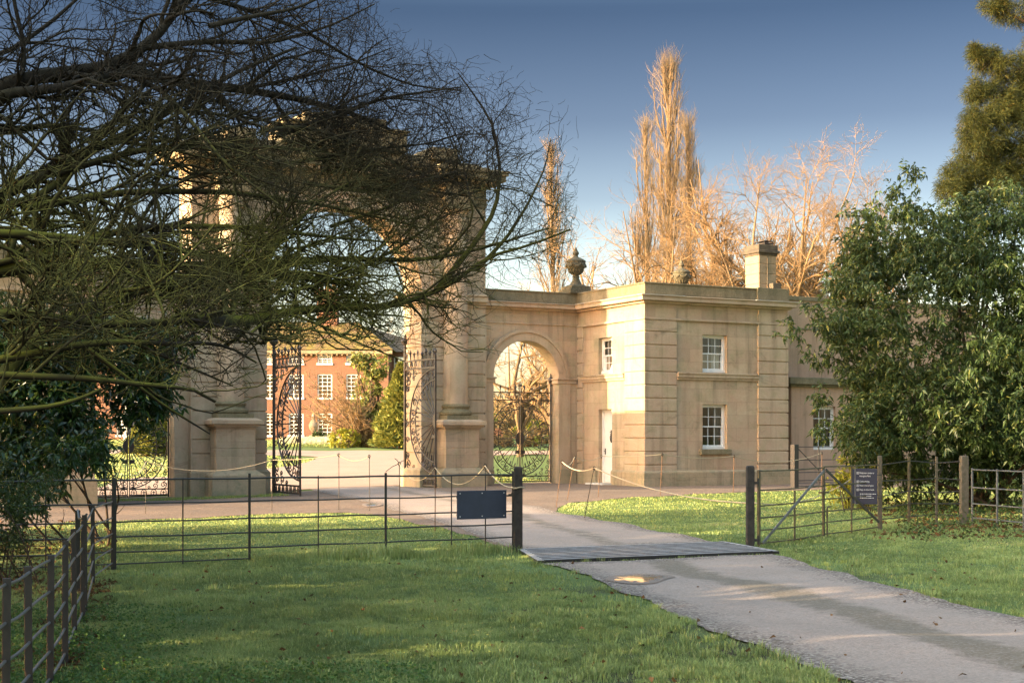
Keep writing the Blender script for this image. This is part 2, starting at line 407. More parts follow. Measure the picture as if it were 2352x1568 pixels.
nx,ny=len(gx),len(gy); i,j=np.meshgrid(np.arange(nx-1),np.arange(ny-1)); a=(j*nx+i).ravel()
def groundmat():
    q=NT('winter_turf'); p=q.pos()
    n1=q.noise(p,.45,5,.65); n2=q.noise(p,2.2,5,.7); n3=q.noise(p,40,3,.6); n4=q.noise(p,.9,6,.7,dist=.8)
    col=q.mix(q.ramp(n1,.35,.65),(.11,.16,.048),(.155,.21,.07)); col=q.mix(q.ramp(n2,.45,.72,0,.6),col,(.11,.15,.05))
    col=q.mix(q.ramp(n3,.3,.75,0,.5),col,(.03,.055,.016)); 
    mud=q.attr('mud'); col=q.mix(q.math('MULTIPLY',mud,q.ramp(n4,.35,.55)),col,(.045,.034,.022))
    q.bump(q.math('ADD',n3,n2),.6,.03); return q.fin(col,.9,.15)
M['turf']=groundmat()
zc_=GX*ST+GY*CT; xc_=GX*CT-GY*ST
mud=np.exp(-((xc_-1.0)**2/5+(zc_-10.2)**2/1.5))*.9+np.exp(-((xc_-2.6)**2/2+(zc_-11.5)**2/4))*.8+ (sstep(-3.2,-4.6,xc_+ (zc_-8)*.21)*(zc_<20)*.9)
mud=mud+.55*sstep(.60,.74,fbm(GX,GY,1.7,91))*(zc_<24)+.8*sstep(.56,.7,fbm(GX,GY,.9,95))*(np.abs(xc_-2.2-(12-zc_)*.15)<2.2)*(zc_<15)
mud=np.clip(mud,0,1)
g=np_obj('ground',V,[np.stack([a,a+1,a+nx+1,a+nx],1)],M['turf'],smooth=True,attrs={'mud':mud.ravel()}); g['kind']='structure'

def resample(poly,step,jit=0,seed=0):
    out=[]; n=len(poly)
    for k in range(n):
        p,q=np.array(poly[k]),np.array(poly[(k+1)%n]); L=np.linalg.norm(q-p); m=max(1,int(L/step))
        for t in range(m): out.append(p+(q-p)*t/m)
    P=np.array(out)
    if jit:
        nxt=np.roll(P,-1,0)-np.roll(P,1,0); nr=np.stack([nxt[:,1],-nxt[:,0]],1); nr/=np.linalg.norm(nr,axis=1)[:,None]+1e-9
        d=(fbm(P[:,0],P[:,1],.9,seed)-.5)*2*jit+(vnoise(P[:,0],P[:,1],.17,seed+5)-.5)*jit*.5
        P=P+nr*d[:,None]
    return P
def smooth_poly(pts,it=2):
    """Chaikin on a closed outline"""
    P=np.array(pts,float)
    for _ in range(it):
        Q=np.roll(P,-1,0); P=np.stack([P*.75+Q*.25,P*.25+Q*.75],1).reshape(-1,2)
    return P
def inside(poly,x,y):
    poly=np.asarray(poly); c=np.zeros(np.shape(x),bool); n=len(poly)
    bx0,by0=poly.min(0); bx1,by1=poly.max(0); idx=np.nonzero((x>=bx0)&(x<=bx1)&(y>=by0)&(y<=by1))[0]
    if not len(idx): return c
    X=x[idx]; Y=y[idx]; r=np.zeros(len(idx),bool)
    for k in range(n):
        x1,y1=poly[k]; x2,y2=poly[(k+1)%n]
        if y1==y2: continue
        r^=((y1>Y)!=(y2>Y))&(X<(x2-x1)*(Y-y1)/(y2-y1)+x1)
    c[idx]=r; return c
def edge_dist(poly,x,y):
    d=np.full(len(x),1e9); n=len(poly); poly=np.asarray(poly)
    for k in range(n):
        a=poly[k]; b=poly[(k+1)%n]; ab=b-a; L=ab@ab+1e-12
        t=np.clip(((x-a[0])*ab[0]+(y-a[1])*ab[1])/L,0,1); d=np.minimum(d,(x-a[0]-t*ab[0])**2+(y-a[1]-t*ab[1])**2)
    return np.sqrt(d)
def sheet(name,poly,mat,off,step,estep,jit,kind='structure',seed=0,extra=None,domed=0):
    P=resample(poly,estep,jit,seed); x0,y0=P.min(0); x1,y1=P.max(0)
    ax,ay=np.meshgrid(np.arange(x0,x1,step),np.arange(y0,y1,step)); ax=ax.ravel(); ay=ay.ravel()
    k=inside(P,ax,ay); ax,ay=ax[k],ay[k]; k=edge_dist(P,ax,ay)>step*.5; ax,ay=ax[k],ay[k]
    n=len(P); pts=[Vector(p) for p in P]+[Vector((u,v)) for u,v in zip(ax,ay)]
    r=delaunay_2d_cdt(pts,[(k,(k+1)%n) for k in range(n)],[list(range(n))],1,1e-5)
    vv=np.array([tuple(v) for v in r[0]]); ff=[f for f in r[2] if len(f)==3]
    ed=edge_dist(P,vv[:,0],vv[:,1])
    z=terr(vv[:,0],vv[:,1])+off+domed*np.clip(ed,0,1)
    at={'edge':ed}
    if extra: at.update(extra(vv[:,0],vv[:,1]))
    o=np_obj(name,np.column_stack([vv,z]),[np.array(ff)],mat,smooth=True,attrs=at)
    o['kind']=kind; return o,P

GRIDP=[(.12,21.35),(.38,19.25),(3.75,20.85),(3.26,22.85)]      # back-left, front-left, front-right, back-right (camera metres)
def roadmat():
    q=NT('worn_tarmac_drive'); p=q.pos(); e=q.attr('edge'); t=q.attr('track')
    n1=q.noise(p,.8,5,.65); n3=q.noise(p,60,3,.7); n2=q.noise(p,4,5,.7)
    col=q.mix(q.ramp(n1,.3,.7),(.37,.295,.25),(.29,.23,.19))
    tt=q.math('ADD',t,q.ramp(n2,.3,.7,-.3,.3)); col=q.mix(q.ramp(tt,.35,.75,0,.8),col,(.135,.112,.075))
    ee=q.math('ADD',e,q.ramp(n2,.3,.7,-.16,.16)); col=q.mix(q.ramp(ee,.08,.42,.95,0),col,(.13,.10,.08))
    vv=q.node('ShaderNodeTexVoronoi'); q.set(vv.inputs['Vector'],p); vv.inputs['Scale'].default_value=45; sp=q.sep(vv.outputs['Color'])[0]; ev=q.ramp(ee,.05,.5,.9,.22); col=q.mix(q.math('MULTIPLY',q.ramp(sp,.55,.95),ev),col,(.46,.40,.34)); col=q.mix(q.math('MULTIPLY',q.ramp(sp,.4,.05),ev),col,(.07,.055,.045))
    col=q.mix(q.ramp(n3,.45,.62,0,.45),col,(.15,.125,.105)); col=q.mix(q.ramp(n3,.62,.72,0,.5),col,(.58,.52,.46))
    q.bump(n3,.5,.012); return q.fin(col,.85,.25)
def gravelmat(name,a,b,c):
    q=NT(name); p=q.pos(); n1=q.noise(p,.7,5,.65); v=q.node('ShaderNodeTexVoronoi'); q.set(v.inputs['Vector'],p); v.inputs['Scale'].default_value=38
    col=q.mix(q.ramp(n1,.35,.65),a,b); col=q.mix(q.ramp(q.sep(v.outputs['Color'])[0],.3,.9,0,.6),col,c)
    q.bump(v.outputs[0],.6,.015); return q.fin(col,.95,.15)
M['road']=roadmat(); M['gravel']=gravelmat('pinkish_gravel',(.185,.135,.10),(.135,.10,.076),(.27,.21,.165)); M['drive_rear']=gravelmat('pale_gravel_drive',(.36,.26,.20),(.30,.22,.165),(.42,.33,.26))
near_img_l=[(1251,1296),(1300,1306),(1370,1332),(1500,1386),(1640,1450),(1770,1503),(1930,1568),(2200,1680)]
near_img_r=[(2700,1500),(2500,1455),(2352,1420),(2200,1388),(2050,1349),(1900,1310),(1774,1274)]
NEAR=[gp(*p) for p in near_img_l+near_img_r]
mid_l=np.array([gp(*p) for p in [(1512,1284),(1560,1310),(1650,1332),(1800,1362),(2000,1420),(2200,1478),(2352,1520),(2600,1590)]])
def nt(x,y):
    d=np.full(len(x),1e9)
    for k in range(len(mid_l)-1):
        a_,b_=mid_l[k],mid_l[k+1]; ab=b_-a_; t=np.clip(((x-a_[0])*ab[0]+(y-a_[1])*ab[1])/(ab@ab),0,1); d=np.minimum(d,np.hypot(x-a_[0]-t*ab[0],y-a_[1]-t*ab[1]))
    return {'track':np.clip(1.2-d/.42,0,1)}
road1,NEARP=sheet('drive',NEAR,M['road'],.016,.22,.07,.10,extra=nt,seed=3)
FAR=[gp(*p) for p in [(1201,1268),(1080,1225),(960,1186),(860,1157),(760,1136),(700,1122)]]+[(13.9,40.0),(13.5,42.0),(17.8,42.0),(17.7,40.0)]+[gp(*p) for p in [(985,1124),(1110,1142),(1250,1168),(1380,1196),(1500,1220),(1650,1248.5)]]
far_m=np.array([gp(*p) for p in [(1420,1256),(1330,1224),(1200,1185),(1060,1155),(950,1135),(840,1110)]])
def ft(x,y):
    d=np.full(len(x),1e9)
    for k in range(len(far_m)-1):
        a_,b_=far_m[k],far_m[k+1]; ab=b_-a_; t=np.clip(((x-a_[0])*ab[0]+(y-a_[1])*ab[1])/(ab@ab),0,1); d=np.minimum(d,np.hypot(x-a_[0]-t*ab[0],y-a_[1]-t*ab[1]))
    return {'track':np.clip(.85-d/.5,0,1)}
road2,FARP=sheet('drive',FAR,M['road'],.020,.25,.10,.08,extra=ft,seed=4)
APRON=[gp(*p) for p in [(-60,1240),(60,1212),(200,1197),(350,1192),(500,1186),(640,1181),(720,1179),(800,1177),(860,1183),(930,1196),(1000,1209),(1100,1235),(1200,1268),(1400,1258),(1600,1250),(1650,1249),(1500,1225),(1400,1209),(1310,1193),(1280,1178),(1284,1164),(1330,1153),(1400,1147),(1500,1141),(1600,1135),(1800,1127),(2000,1121),(2100,1119)]]+[(36,37.2),(28.9,37.4),(28.9,41),(23.6,41),(20,40.2),(14,40.2),(8,40.3),(7.4,37),(1,37)]
apron,APRONP=sheet('gravel_apron',APRON,M['gravel'],.012,.3,.10,.10,seed=6)
REAR=[(7.2,40.6),(12,40.9),(18,40.9)]+[gp(*p) for p in [(925,1106),(985,1075),(1012,1060),(1100,1047),(1400,1041),(1400,1036),(1000,1035.5),(600,1035),(60,1035),(60,1042),(400,1044),(680,1046.5),(728,1050.5),(722,1056),(683,1070),(560,1084),(440,1093),(300,1099)]]
rear,REARP=sheet('rear_drive',REAR,M['drive_rear'],.03,1.2,.5,.15,seed=8)

# puddles
def watermat():
    q=NT('puddle_water'); n=q.noise(q.pos(),5,4,.6); q.bump(n,.12,.01); e=q.math('ADD',q.attr('edge'),q.ramp(q.noise(q.pos(),9,4,.6),.3,.7,-.10,.10)); w_=q.ramp(e,.04,.16); q.fin(q.mix(w_,(.25,.20,.165),(.07,.062,.056)),q.ramp(w_,0,1,.9,.06),q.ramp(w_,0,1,.1,.25)); return q.m
M['water']=watermat()
def puddle(imgpts):
    P=smooth_poly([gp(*p) for p in imgpts],3); o,_=sheet('puddle',P,M['water'],.024,.15,.05,.02,seed=2); return o
puddle([(1384,1333),(1416,1325),(1450,1321),(1500,1321),(1560,1327),(1530,1333),(1512,1342),(1468,1346),(1410,1341)])
puddle([(828,1160),(850,1156),(874,1157),(880,1162),(856,1166),(836,1166)])

# cattle grid -------------------------------------------------
cg=thing('cattle_grid','steel barred cattle grid sunk across the drive','cattle grid',(*cw(1.9,21.1),0.02))
bl,fl,fr,br=[np.array(cw(*p)) for p in GRIDP]
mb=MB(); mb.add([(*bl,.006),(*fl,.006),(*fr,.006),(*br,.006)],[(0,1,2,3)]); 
pit=mb.build('pit',M['pit'],cg); pit.location.z=0.012  # flat near-black sheet above the ground, painting in the shade of a pit
mb=MB()
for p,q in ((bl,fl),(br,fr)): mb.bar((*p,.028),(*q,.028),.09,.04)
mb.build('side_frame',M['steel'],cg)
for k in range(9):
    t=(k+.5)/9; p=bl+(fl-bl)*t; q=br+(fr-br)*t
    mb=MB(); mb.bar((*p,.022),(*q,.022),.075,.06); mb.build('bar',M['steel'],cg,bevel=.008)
GRIDPOLY=np.array([bl,fl,fr,br])

# ------------------------------------------------------------------ grass blades
def blades(n,ymin,ymax,xlo,xhi,lmin,lmax,wid,name,label=None,seed=0,extra_mask=None,tuft=None,dens=None,smin=0.,tintb=0.):
    r=np.random.default_rng(seed)
    X=r.uniform(xlo,xhi,n); Y=ymin+(ymax-ymin)*r.random(n)
    xc,zc=march(X,Y); wx=xc*CT+zc*ST; wy=-xc*ST+zc*CT; z=terr(wx,wy)
    keep=np.ones(n,bool)
    for P in (NEARP,FARP,APRONP,GRIDPOLY,REARP): keep&=~inside(P,wx,wy)
    keep&=~((wx>7)&(wy>38.8)&(wy<41)) & ~((wx>23.2)&(wy>35.6)) & ~((wx<7.8)&(wy>35.6))
    if extra_mask is not None: keep&=extra_mask(xc,zc,wx,wy)
    wx,wy,z,zc,xc=wx[keep],wy[keep],z[keep],zc[keep],xc[keep]; n=len(wx)
    md=np.clip(np.exp(-((xc-1.0)**2/5+(zc-10.2)**2/1.5))*.9+np.exp(-((xc-2.6)**2/2+(zc-11.5)**2/4))*.8,0,1)
    if name=='grass' and ymin>1200:
        q=(xc>-1)&(zc<20); ed=np.full(n,9.); ed[q]=edge_dist(NEARP,wx[q],wy[q]); md=np.maximum(md,np.clip(1.25-ed/.85,0,1)*.95)
        md=np.maximum(md,.75*sstep(.60,.72,fbm(wx,wy,1.1,23)))
    k=r.random(n)>md*(fbm(wx,wy,.6,21)>.40)*.95
    wx,wy,z,zc,xc=wx[k],wy[k],z[k],zc[k],xc[k]; n=len(wx)
    cl=fbm(wx,wy,.55,31); cl2=fbm(wx,wy,2.2,35)
    L=lmin+(lmax-lmin)*np.clip((cl-.3)*1.8,0,1)*r.uniform(.5,1.1,n)
    if tuft is not None: L=L*(1+tuft(xc,zc,wx,wy))
    az=r.uniform(0,2*PI,n); lean=r.uniform(.15,.75,n)
    W=wid*np.clip(zc/16,.6,3)*r.uniform(.7,1.3,n)
    dx,dy=np.cos(az),np.sin(az); b=np.stack([wx,wy,z-.004],1)
    s=np.stack([-dy,dx,0*dx],1)*W[:,None]/2
    mid=b+np.stack([dx*lean*L*.25,dy*lean*L*.25,L*.6],1); tip=b+np.stack([dx*lean*L,dy*lean*L,L*(1-lean*.3)],1)
    V=np.stack([b-s,b+s,mid+s*.7,mid-s*.7,tip],1).reshape(-1,3)
    o=np.arange(n)*5
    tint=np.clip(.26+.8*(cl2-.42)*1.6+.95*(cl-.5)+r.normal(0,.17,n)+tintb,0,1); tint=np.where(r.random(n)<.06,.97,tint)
    ob=np_obj(name,V,[np.stack([o,o+1,o+2,o+3],1),np.stack([o+3,o+2,o+4],1)],M['grass'],attrs={'tint':np.repeat(tint,5)})
    ob['kind']='stuff'; ob['label']=label; return ob
A0=np.array(cw(-5.05,18.64)); A1=np.array(cw(.03,21.5))
def tuftf(xc,zc,wx,wy):
    # rank unmown grass along the foot of the iron fence and round the gate post
    d=np.abs((zc-18.64)-(xc+5.05)*.563+.25); t=np.exp(-(d/.35)**2)*(xc<.4)*(xc>-3.4)*3.2*(fbm(wx,wy,1.2,77)>.40)
    d2=np.abs((zc-22.2)-(xc-3.7)*1.35); t+=np.exp(-(d2/.5)**2)*(xc>3.6)*(xc<7.5)*1.2
    return t
blades(640000,1262,1600,-160,3200,.022,.085,.0075,'grass','short dewy winter grass on the shaded verge',1,tuft=tuftf)
blades(235000,1118,1264,-60,3200,.02,.06,.010,'grass','lawn grass on both sides of the drive before the gateway',2,tuft=tuftf)
blades(30000,1014,1110,150,1330,.05,.12,.02,'grass','sunlit lawn and bank beyond the gates',5,tintb=.25)  # tint lifted over the other lawns, painting some sunlight into the blades

# rank tufts standing out of the turf
def tufts(n,seed):
    r=np.random.default_rng(seed); X=r.uniform(-150,2450,n); Y=1262+330*r.random(n); xc,zc=march(X,Y); wx=xc*CT+zc*ST; wy=-xc*ST+zc*CT
    k=~(inside(NEARP,wx,wy)|inside(FARP,wx,wy)|inside(APRONP,wx,wy)|inside(GRIDPOLY,wx,wy))&(fbm(wx,wy,1.4,63)>.47); wx,wy=wx[k],wy[k]
    m=r.integers(14,46,len(wx)); rad=r.uniform(.03,.11,len(wx)); idx=np.repeat(np.arange(len(wx)),m); n=len(idx)
    a=r.uniform(0,2*PI,n); q=r.random(n)**.6; bx=wx[idx]+rad[idx]*q*np.cos(a); by=wy[idx]+rad[idx]*q*np.sin(a); L=rad[idx]*r.uniform(.4,.85,n)+.022
    b=np.stack([bx,by,terr(bx,by)-.005],1); d=np.stack([np.cos(a)*q*.8+r.normal(size=n)*.25,np.sin(a)*q*.8+r.normal(size=n)*.25],1); W=.006*r.uniform(.7,1.4,n)
    s_=np.stack([-d[:,1],d[:,0],0*a],1); s_=s_/(np.linalg.norm(s_,axis=1)[:,None]+1e-6)*W[:,None]/2
    mid=b+np.stack([d[:,0]*L*.25,d[:,1]*L*.25,L*.6],1); tip=b+np.stack([d[:,0]*L*.8,d[:,1]*L*.8,L*.85],1)
    V=np.stack([b-s_,b+s_,mid+s_*.7,mid-s_*.7,tip],1).reshape(-1,3); o=np.arange(n)*5; tb=r.uniform(.0,.75,len(wx))
    t=np.clip(tb[idx]+r.normal(0,.12,n),0,.78); t=np.where(r.random(n)<.07,.97,t)
    ob=np_obj('grass',V,[np.stack([o,o+1,o+2,o+3],1),np.stack([o+3,o+2,o+4],1)],M['grass'],attrs={'tint':np.repeat(t,5)}); ob['kind']='stuff'; ob['label']='longer tufts scattered over the verge'
tufts(3000,51)

# mossy strip of low grass along the foot of the far pier
r_=np.random.default_rng(8); n_=16000; X_=r_.uniform(4.5,13.3,n_); Y_=38.5-.75*r_.random(n_)**1.5; k_=~((X_>11.2)&(X_<13)&(Y_>38.45)); X_,Y_=X_[k_],Y_[k_]; k_=fbm(X_,Y_,.5,9)>.38; X_,Y_=X_[k_],Y_[k_]; n_=len(X_)
b_=np.stack([X_,Y_,terr(X_,Y_)],1); a_=r_.uniform(0,2*PI,n_); s_=np.stack([np.cos(a_),np.sin(a_),0*a_],1)*.008; t_=b_+np.stack([r_.normal(0,.02,n_),r_.normal(0,.02,n_),r_.uniform(.03,.09,n_)],1); o_=np.arange(n_)*3
ob=np_obj('moss_strip',np.stack([b_-s_,b_+s_,t_],1).reshape(-1,3),[np.stack([o_,o_+1,o_+2],1)],M['grass'],attrs={'tint':np.repeat(np.clip(r_.normal(.45,.2,n_),0,1),3)}); ob['kind']='stuff'
# ------------------------------------------------------------------ gateway, lodges
AX=15.53; Z0=.24
def wall(mb,orient,plane,a0,a1,z0,z1,holes,depth):
    """face at constant y (orient 'x': a is x) or constant x (orient 'y'); holes (a0,a1,z0,z1); reveals go 'depth' in"""
    A=sorted({a0,a1,*[h[0] for h in holes],*[h[1] for h in holes]}); Zs=sorted({z0,z1,*[h[2] for h in holes],*[h[3] for h in holes]})
    P=(lambda a,z,d=0:(a,plane+d,z)) if orient=='x' else (lambda a,z,d=0:(plane+d,a,z))
    for i in range(len(A)-1):
        for j in range(len(Zs)-1):
            ca,cz=(A[i]+A[i+1])/2,(Zs[j]+Zs[j+1])/2
            if any(h[0]<ca<h[1] and h[2]<cz<h[3] for h in holes): continue
            mb.quad(P(A[i],Zs[j]),P(A[i+1],Zs[j]),P(A[i+1],Zs[j+1]),P(A[i],Zs[j+1]))
    for h in holes:
        c=[(h[0],h[2]),(h[1],h[2]),(h[1],h[3]),(h[0],h[3])]
        for k in range(4):
            p,q=c[k],c[(k+1)%4]; mb.quad(P(*p),P(*q),P(*q,depth),P(*p,depth))
def arch(mb,cx,r,zs,x0,x1,z0,z1,y0,y1,n=28,bottom=True):
    xs=[cx-r*math.cos(PI*k/n) for k in range(n+1)]; zz=[zs+r*math.sin(PI*k/n) for k in range(n+1)]
    for y in (y0,y1):
        for k in range(n): mb.quad((xs[k],y,zz[k]),(xs[k+1],y,zz[k+1]),(xs[k+1],y,z1),(xs[k],y,z1))
        mb.quad((x0,y,z0),(cx-r,y,z0),(cx-r,y,z1),(x0,y,z1)); mb.quad((cx+r,y,z0),(x1,y,z0),(x1,y,z1),(cx+r,y,z1))
    for k in range(n): mb.quad((xs[k],y0,zz[k]),(xs[k+1],y0,zz[k+1]),(xs[k+1],y1,zz[k+1]),(xs[k],y1,zz[k]))
    for s in (-1,1): mb.quad((cx+s*r,y0,z0),(cx+s*r,y1,z0),(cx+s*r,y1,zs),(cx+s*r,y0,zs))
    mb.quad((x0,y0,z1),(x1,y0,z1),(x1,y1,z1),(x0,y1,z1)); mb.quad((x0,y0,z0),(x0,y1,z0),(x0,y1,z1),(x0,y0,z1)); mb.quad((x1,y0,z0),(x1,y1,z0),(x1,y1,z1),(x1,y0,z1))
def ring_arch(mb,cx,r0,r1,zs,y0,y1,n=28):
    for k in range(n):
        a,b=PI*k/n,PI*(k+1)/n
        p=[(cx-r*math.cos(t),y,zs+r*math.sin(t)) for t in (a,b) for r in (r0,r1) for y in (y0,y1)]
        mb.add(p,[(0,2,6,4),(1,5,7,3),(2,3,7,6),(0,4,5,1)])
def rustic(mb,x0,x1,y0,y1,zt,grooves,zb,g=.034,ins=.030):
    """stack of blocks with sunk horizontal joints"""
    mb.box(x0+ins,x1-ins,y0+ins,y1-ins,zb,zt)
    zs=[zb]+sorted(grooves)+[zt]
    for k in range(len(zs)-1):
        a=zs[k]+(g/2 if k else 0); b=zs[k+1]-(g/2 if k<len(zs)-2 else 0); mb.box(x0,x1,y0,y1,a,b)
def cornice(mb,x0,x1,y0,y1,zt,prof,sides='f'):
    """prof: list of (height below zt at bottom of member, projection)"""
    z=zt
    for h,p in prof:
        mb.box(x0-p,x1+p,y0-p,y1+p,z-h,z); z-=h
ZP=Z0+5.93; ZC=Z0+5.55; ZCB=Z0+5.33; ZL=Z0+4.90; ZST=Z0+3.34; ZSB=Z0+3.13; ZPL=Z0+.47
GR=[ZL-.388*k for k in range(1,12) if ZL-.388*k>ZPL+.1]
TOWER_PARTS=[]
gate=thing('gateway_arch','tall sandstone triumphal arch with engaged columns and side gateways','gateway',(AX,39.8,Z0))
def both(name,mat,fn,parent,bevel=.008,**k):
    for m in (None,2*AX):
        mb=MB(m); fn(mb); mb.build(name,mat,parent,bevel=bevel,**k)
TY0,TY1=39.3,40.55
# piers: rusticated, x from 17.88 to 20.0
ZI=Z0+5.4     # impost = screen cornice level
tg=[Z0+.60+.388*k for k in range(1,13)]
def pier(mb):
    rustic(mb,17.88,20.0,TY0,TY1,Z0+5.3,[z for z in tg if z<Z0+5.2],-.2)
both('pier',M['stone_rust'],pier,gate)
def pier_plinth(mb):
    mb.box(17.80,20.06,TY0-.08,TY1+.08,-.3,Z0+.47); mb.frustum((17.80,20.06,TY0-.08,TY1+.08,Z0+.47),(17.88,20.0,TY0,TY1,Z0+.56))
both('pier_plinth',M['stone_plinth'],pier_plinth,gate,.012)
def impost(mb):
    for z0,z1,p in ((5.30,5.38,.05),(5.38,5.46,.12),(5.46,5.62,.22),(5.62,5.68,.26)): mb.box(17.88-p,20.0-.02+p*0,TY0-p,TY1+p,Z0+z0,Z0+z1)
both('impost',M['stone_plain'],impost,gate,.01)
mb=MB(); arch(mb,AX,2.35,Z0+5.68,11.06,20.0,Z0+5.68,Z0+8.30,TY0,TY1,40); mb.build('arch_wall',M['stone'],gate)
mb=MB(); ring_arch(mb,AX,2.352,2.70,Z0+5.68,TY0-.06,TY0+.02,40); ring_arch(mb,AX,2.70,2.80,Z0+5.68,TY0-.10,TY0+.02,40); mb.box(AX-.28,AX+.28,TY0-.16,TY0+.02,Z0+7.95,Z0+8.28); mb.build('archivolt',M['stone_plain'],gate)
def ent(mb):
    for z0,z1,p in ((8.30,8.52,.03),(8.52,8.56,.07),(8.56,8.88,.02),(8.88,8.96,.12),(8.96,9.05,.2),(9.05,9.22,.46),(9.22,9.30,.52),(9.30,9.36,.56)):
        mb.box(11.06-p,20.0+p,TY0-p,TY1+p,Z0+z0,Z0+z1)
    for s in (11.06,):    # ressauts over the columns
        for cx in (AX-3.41,AX+3.41):
            for z0,z1,p in ((8.30,8.52,.0),(8.56,8.88,.0),(9.05,9.22,.3),(9.22,9.36,.36)): mb.box(cx-.46-p,cx+.46+p,TY0-.42-p,TY0,Z0+z0,Z0+z1)
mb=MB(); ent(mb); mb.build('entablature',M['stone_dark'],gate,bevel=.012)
mb=MB()
for k in range(44):
    x=10.8+k*(20.26-10.8)/43
    mb.box(x-.05,x+.05,TY0-.4,TY0-.19,Z0+8.97,Z0+9.05)
for k in range(6):
    y=TY0-.1+k*(TY1-TY0+.2)/5
    for xa,xb in ((20.19,20.4),(10.66,10.87)): mb.box(xa,xb,y-.05,y+.05,Z0+8.97,Z0+9.05)
mb.build('dentil_course',M['stone_plain'],gate)
mb=MB(); mb.box(11.2,19.86,TY0+.12,TY1-.1,Z0+9.36,Z0+9.62); mb.box(11.4,19.3,TY0+.2,TY1-.15,Z0+9.62,Z0+9.74)
for cx in (AX-3.1,AX+3.1): mb.box(cx-.42,cx+.42,TY0-.05,TY1,Z0+9.62,Z0+9.98)
mb.box(AX-1.9,AX+1.9,TY0-.02,TY1,Z0+9.74,Z0+10.35); mb.box(AX-1.25,AX+1.25,TY0-.02,TY1,Z0+10.35,Z0+10.62); mb.box(AX-1.98,AX+1.98,TY0-.1,TY1+.05,Z0+10.30,Z0+10.36)
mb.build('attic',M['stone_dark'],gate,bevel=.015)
CXC=18.95
def ped(mb):
    mb.box(CXC-.55,CXC+.55,38.72,TY0,Z0+.55,Z0+1.12); mb.box(CXC-.55,CXC+.55,38.72,TY0,Z0+1.13,Z0+1.68); mb.box(CXC-.54,CXC+.54,38.73,TY0,Z0+1.1,Z0+1.15)
both('pedestal',M['stone'],ped,gate,.012)
def pcap(mb):
    for z0,z1,p in ((1.68,1.73,.04),(1.73,1.79,.10),(1.79,1.90,.17)): mb.box(CXC-.55-p,CXC+.55+p,38.72-p,TY0,Z0+z0,Z0+z1)
    mb.frustum((CXC-.70,CXC+.70,38.57,TY0,Z0+1.90),(CXC-.58,CXC+.58,38.69,TY0,Z0+1.96))
both('pedestal_cap',M['stone_plain'],pcap,gate,.01)
def pbase(mb):
    mb.box(CXC-.78,CXC+.72,38.52,TY0,-.35,Z0+.40); mb.frustum((CXC-.78,CXC+.72,38.52,TY0,Z0+.40),(CXC-.56,CXC+.56,38.71,TY0,Z0+.55))
both('pedestal_plinth',M['stone_plinth'],pbase,gate,.012)
def col(mb):
    pr=[(.365,2.42)]+[(.365-.055*max(0,(t-.33)/.67)**1.6,2.42+5.35*t) for t in [k/16 for k in range(1,17)]]+[(.33,7.80),(.345,7.84),(.33,7.88),(.315,7.90),(.315,8.02),(.36,8.07),(.40,8.14)]
    mb.lathe(pr,(CXC,39.2,Z0),32)
both('column_shaft',M['stone_plain'],col,gate,0,smooth=True)
def colbase(mb):
    mb.box(CXC-.50,CXC+.50,38.72,TY0,Z0+1.94,Z0+2.08); mb.lathe([(.45,2.08),(.485,2.12),(.485,2.18),(.45,2.22),(.40,2.25),(.39,2.29),(.42,2.32),(.425,2.36),(.40,2.39),(.37,2.42)],(CXC,39.2,Z0),32); mb.box(CXC-.43,CXC+.43,38.78,TY0,Z0+8.14,Z0+8.30)
both('column_base',M['stone_moss'],colbase,gate,0,smooth=True)
# screen walls with side arches
SY0,SY1=39.6,40.2; AC=21.55; AR=1.135; ASP=Z0+3.27
def screen(mb): arch(mb,AC,AR,ASP,20.0,23.62,-.2,ZL,SY0,SY1,28)
both('screen_wall',M['stone'],screen,gate,0)
def svolt(mb):
    ring_arch(mb,AC,AR+.002,AR+.25,ASP,SY0-.035,SY0+.02); ring_arch(mb,AC,AR+.25,AR+.34,ASP,SY0-.075,SY0+.02)
both('archivolt',M['stone_plain'],svolt,gate,0)
def simp(mb):
    for cx0,cx1 in ((AC-AR-.42,AC-AR+.05),(AC+AR-.05,AC+AR+.62)):
        mb.box(cx0,cx1,SY0-.05,SY1+.05,ASP-.17,ASP-.05); mb.box(cx0-.03,cx1+.03,SY0-.09,SY1+.08,ASP-.05,ASP)
both('impost',M['stone_plain'],simp,gate,.008)
def sjamb(mb):
    for cx0,cx1 in ((AC-AR-.40,AC-AR-.003),(AC+AR+.003,AC+AR+.42)): mb.box(cx0,cx1,SY0-.03,SY0+.03,Z0+.45,ASP-.17)
    mb.box(19.98,20.03,TY0,SY0,0,ZL)
both('jamb',M['stone_plain'],sjamb,gate,.006)
def spl(mb):
    mb.box(20.06,AC-AR-.001,SY0-.08,SY1+.06,-.3,Z0+.45); mb.box(AC+AR+.001,23.3,SY0-.08,SY1+.06,-.3,Z0+.45)
both('plinth',M['stone_plinth'],spl,gate,.012)
def sfr(mb):
    mb.box(20.0,23.55,SY0,SY1,ZL,ZCB); mb.box(20.0,23.5,SY0-.03,SY1+.03,ZL,ZL+.045)
both('frieze',M['stone'],sfr,gate,.006)
def sco(mb):
    mb.box(20.0,23.3,SY0-.10,SY1+.10,ZCB,ZCB+.07); mb.box(20.0,23.2,SY0-.24,SY1+.24,ZCB+.07,ZC-.03); mb.box(20.0,23.18,SY0-.28,SY1+.28,ZC-.03,ZC)
both('cornice',M['stone_plain'],sco,gate,.008)
def spa(mb): mb.box(20.0,23.40,SY0+.05,SY1-.05,ZC,ZP-.03); mb.box(20.0,23.38,SY0+.02,SY1-.02,ZP-.03,ZP+.012)
both('parapet',M['stone_dark'],spa,gate,.008)

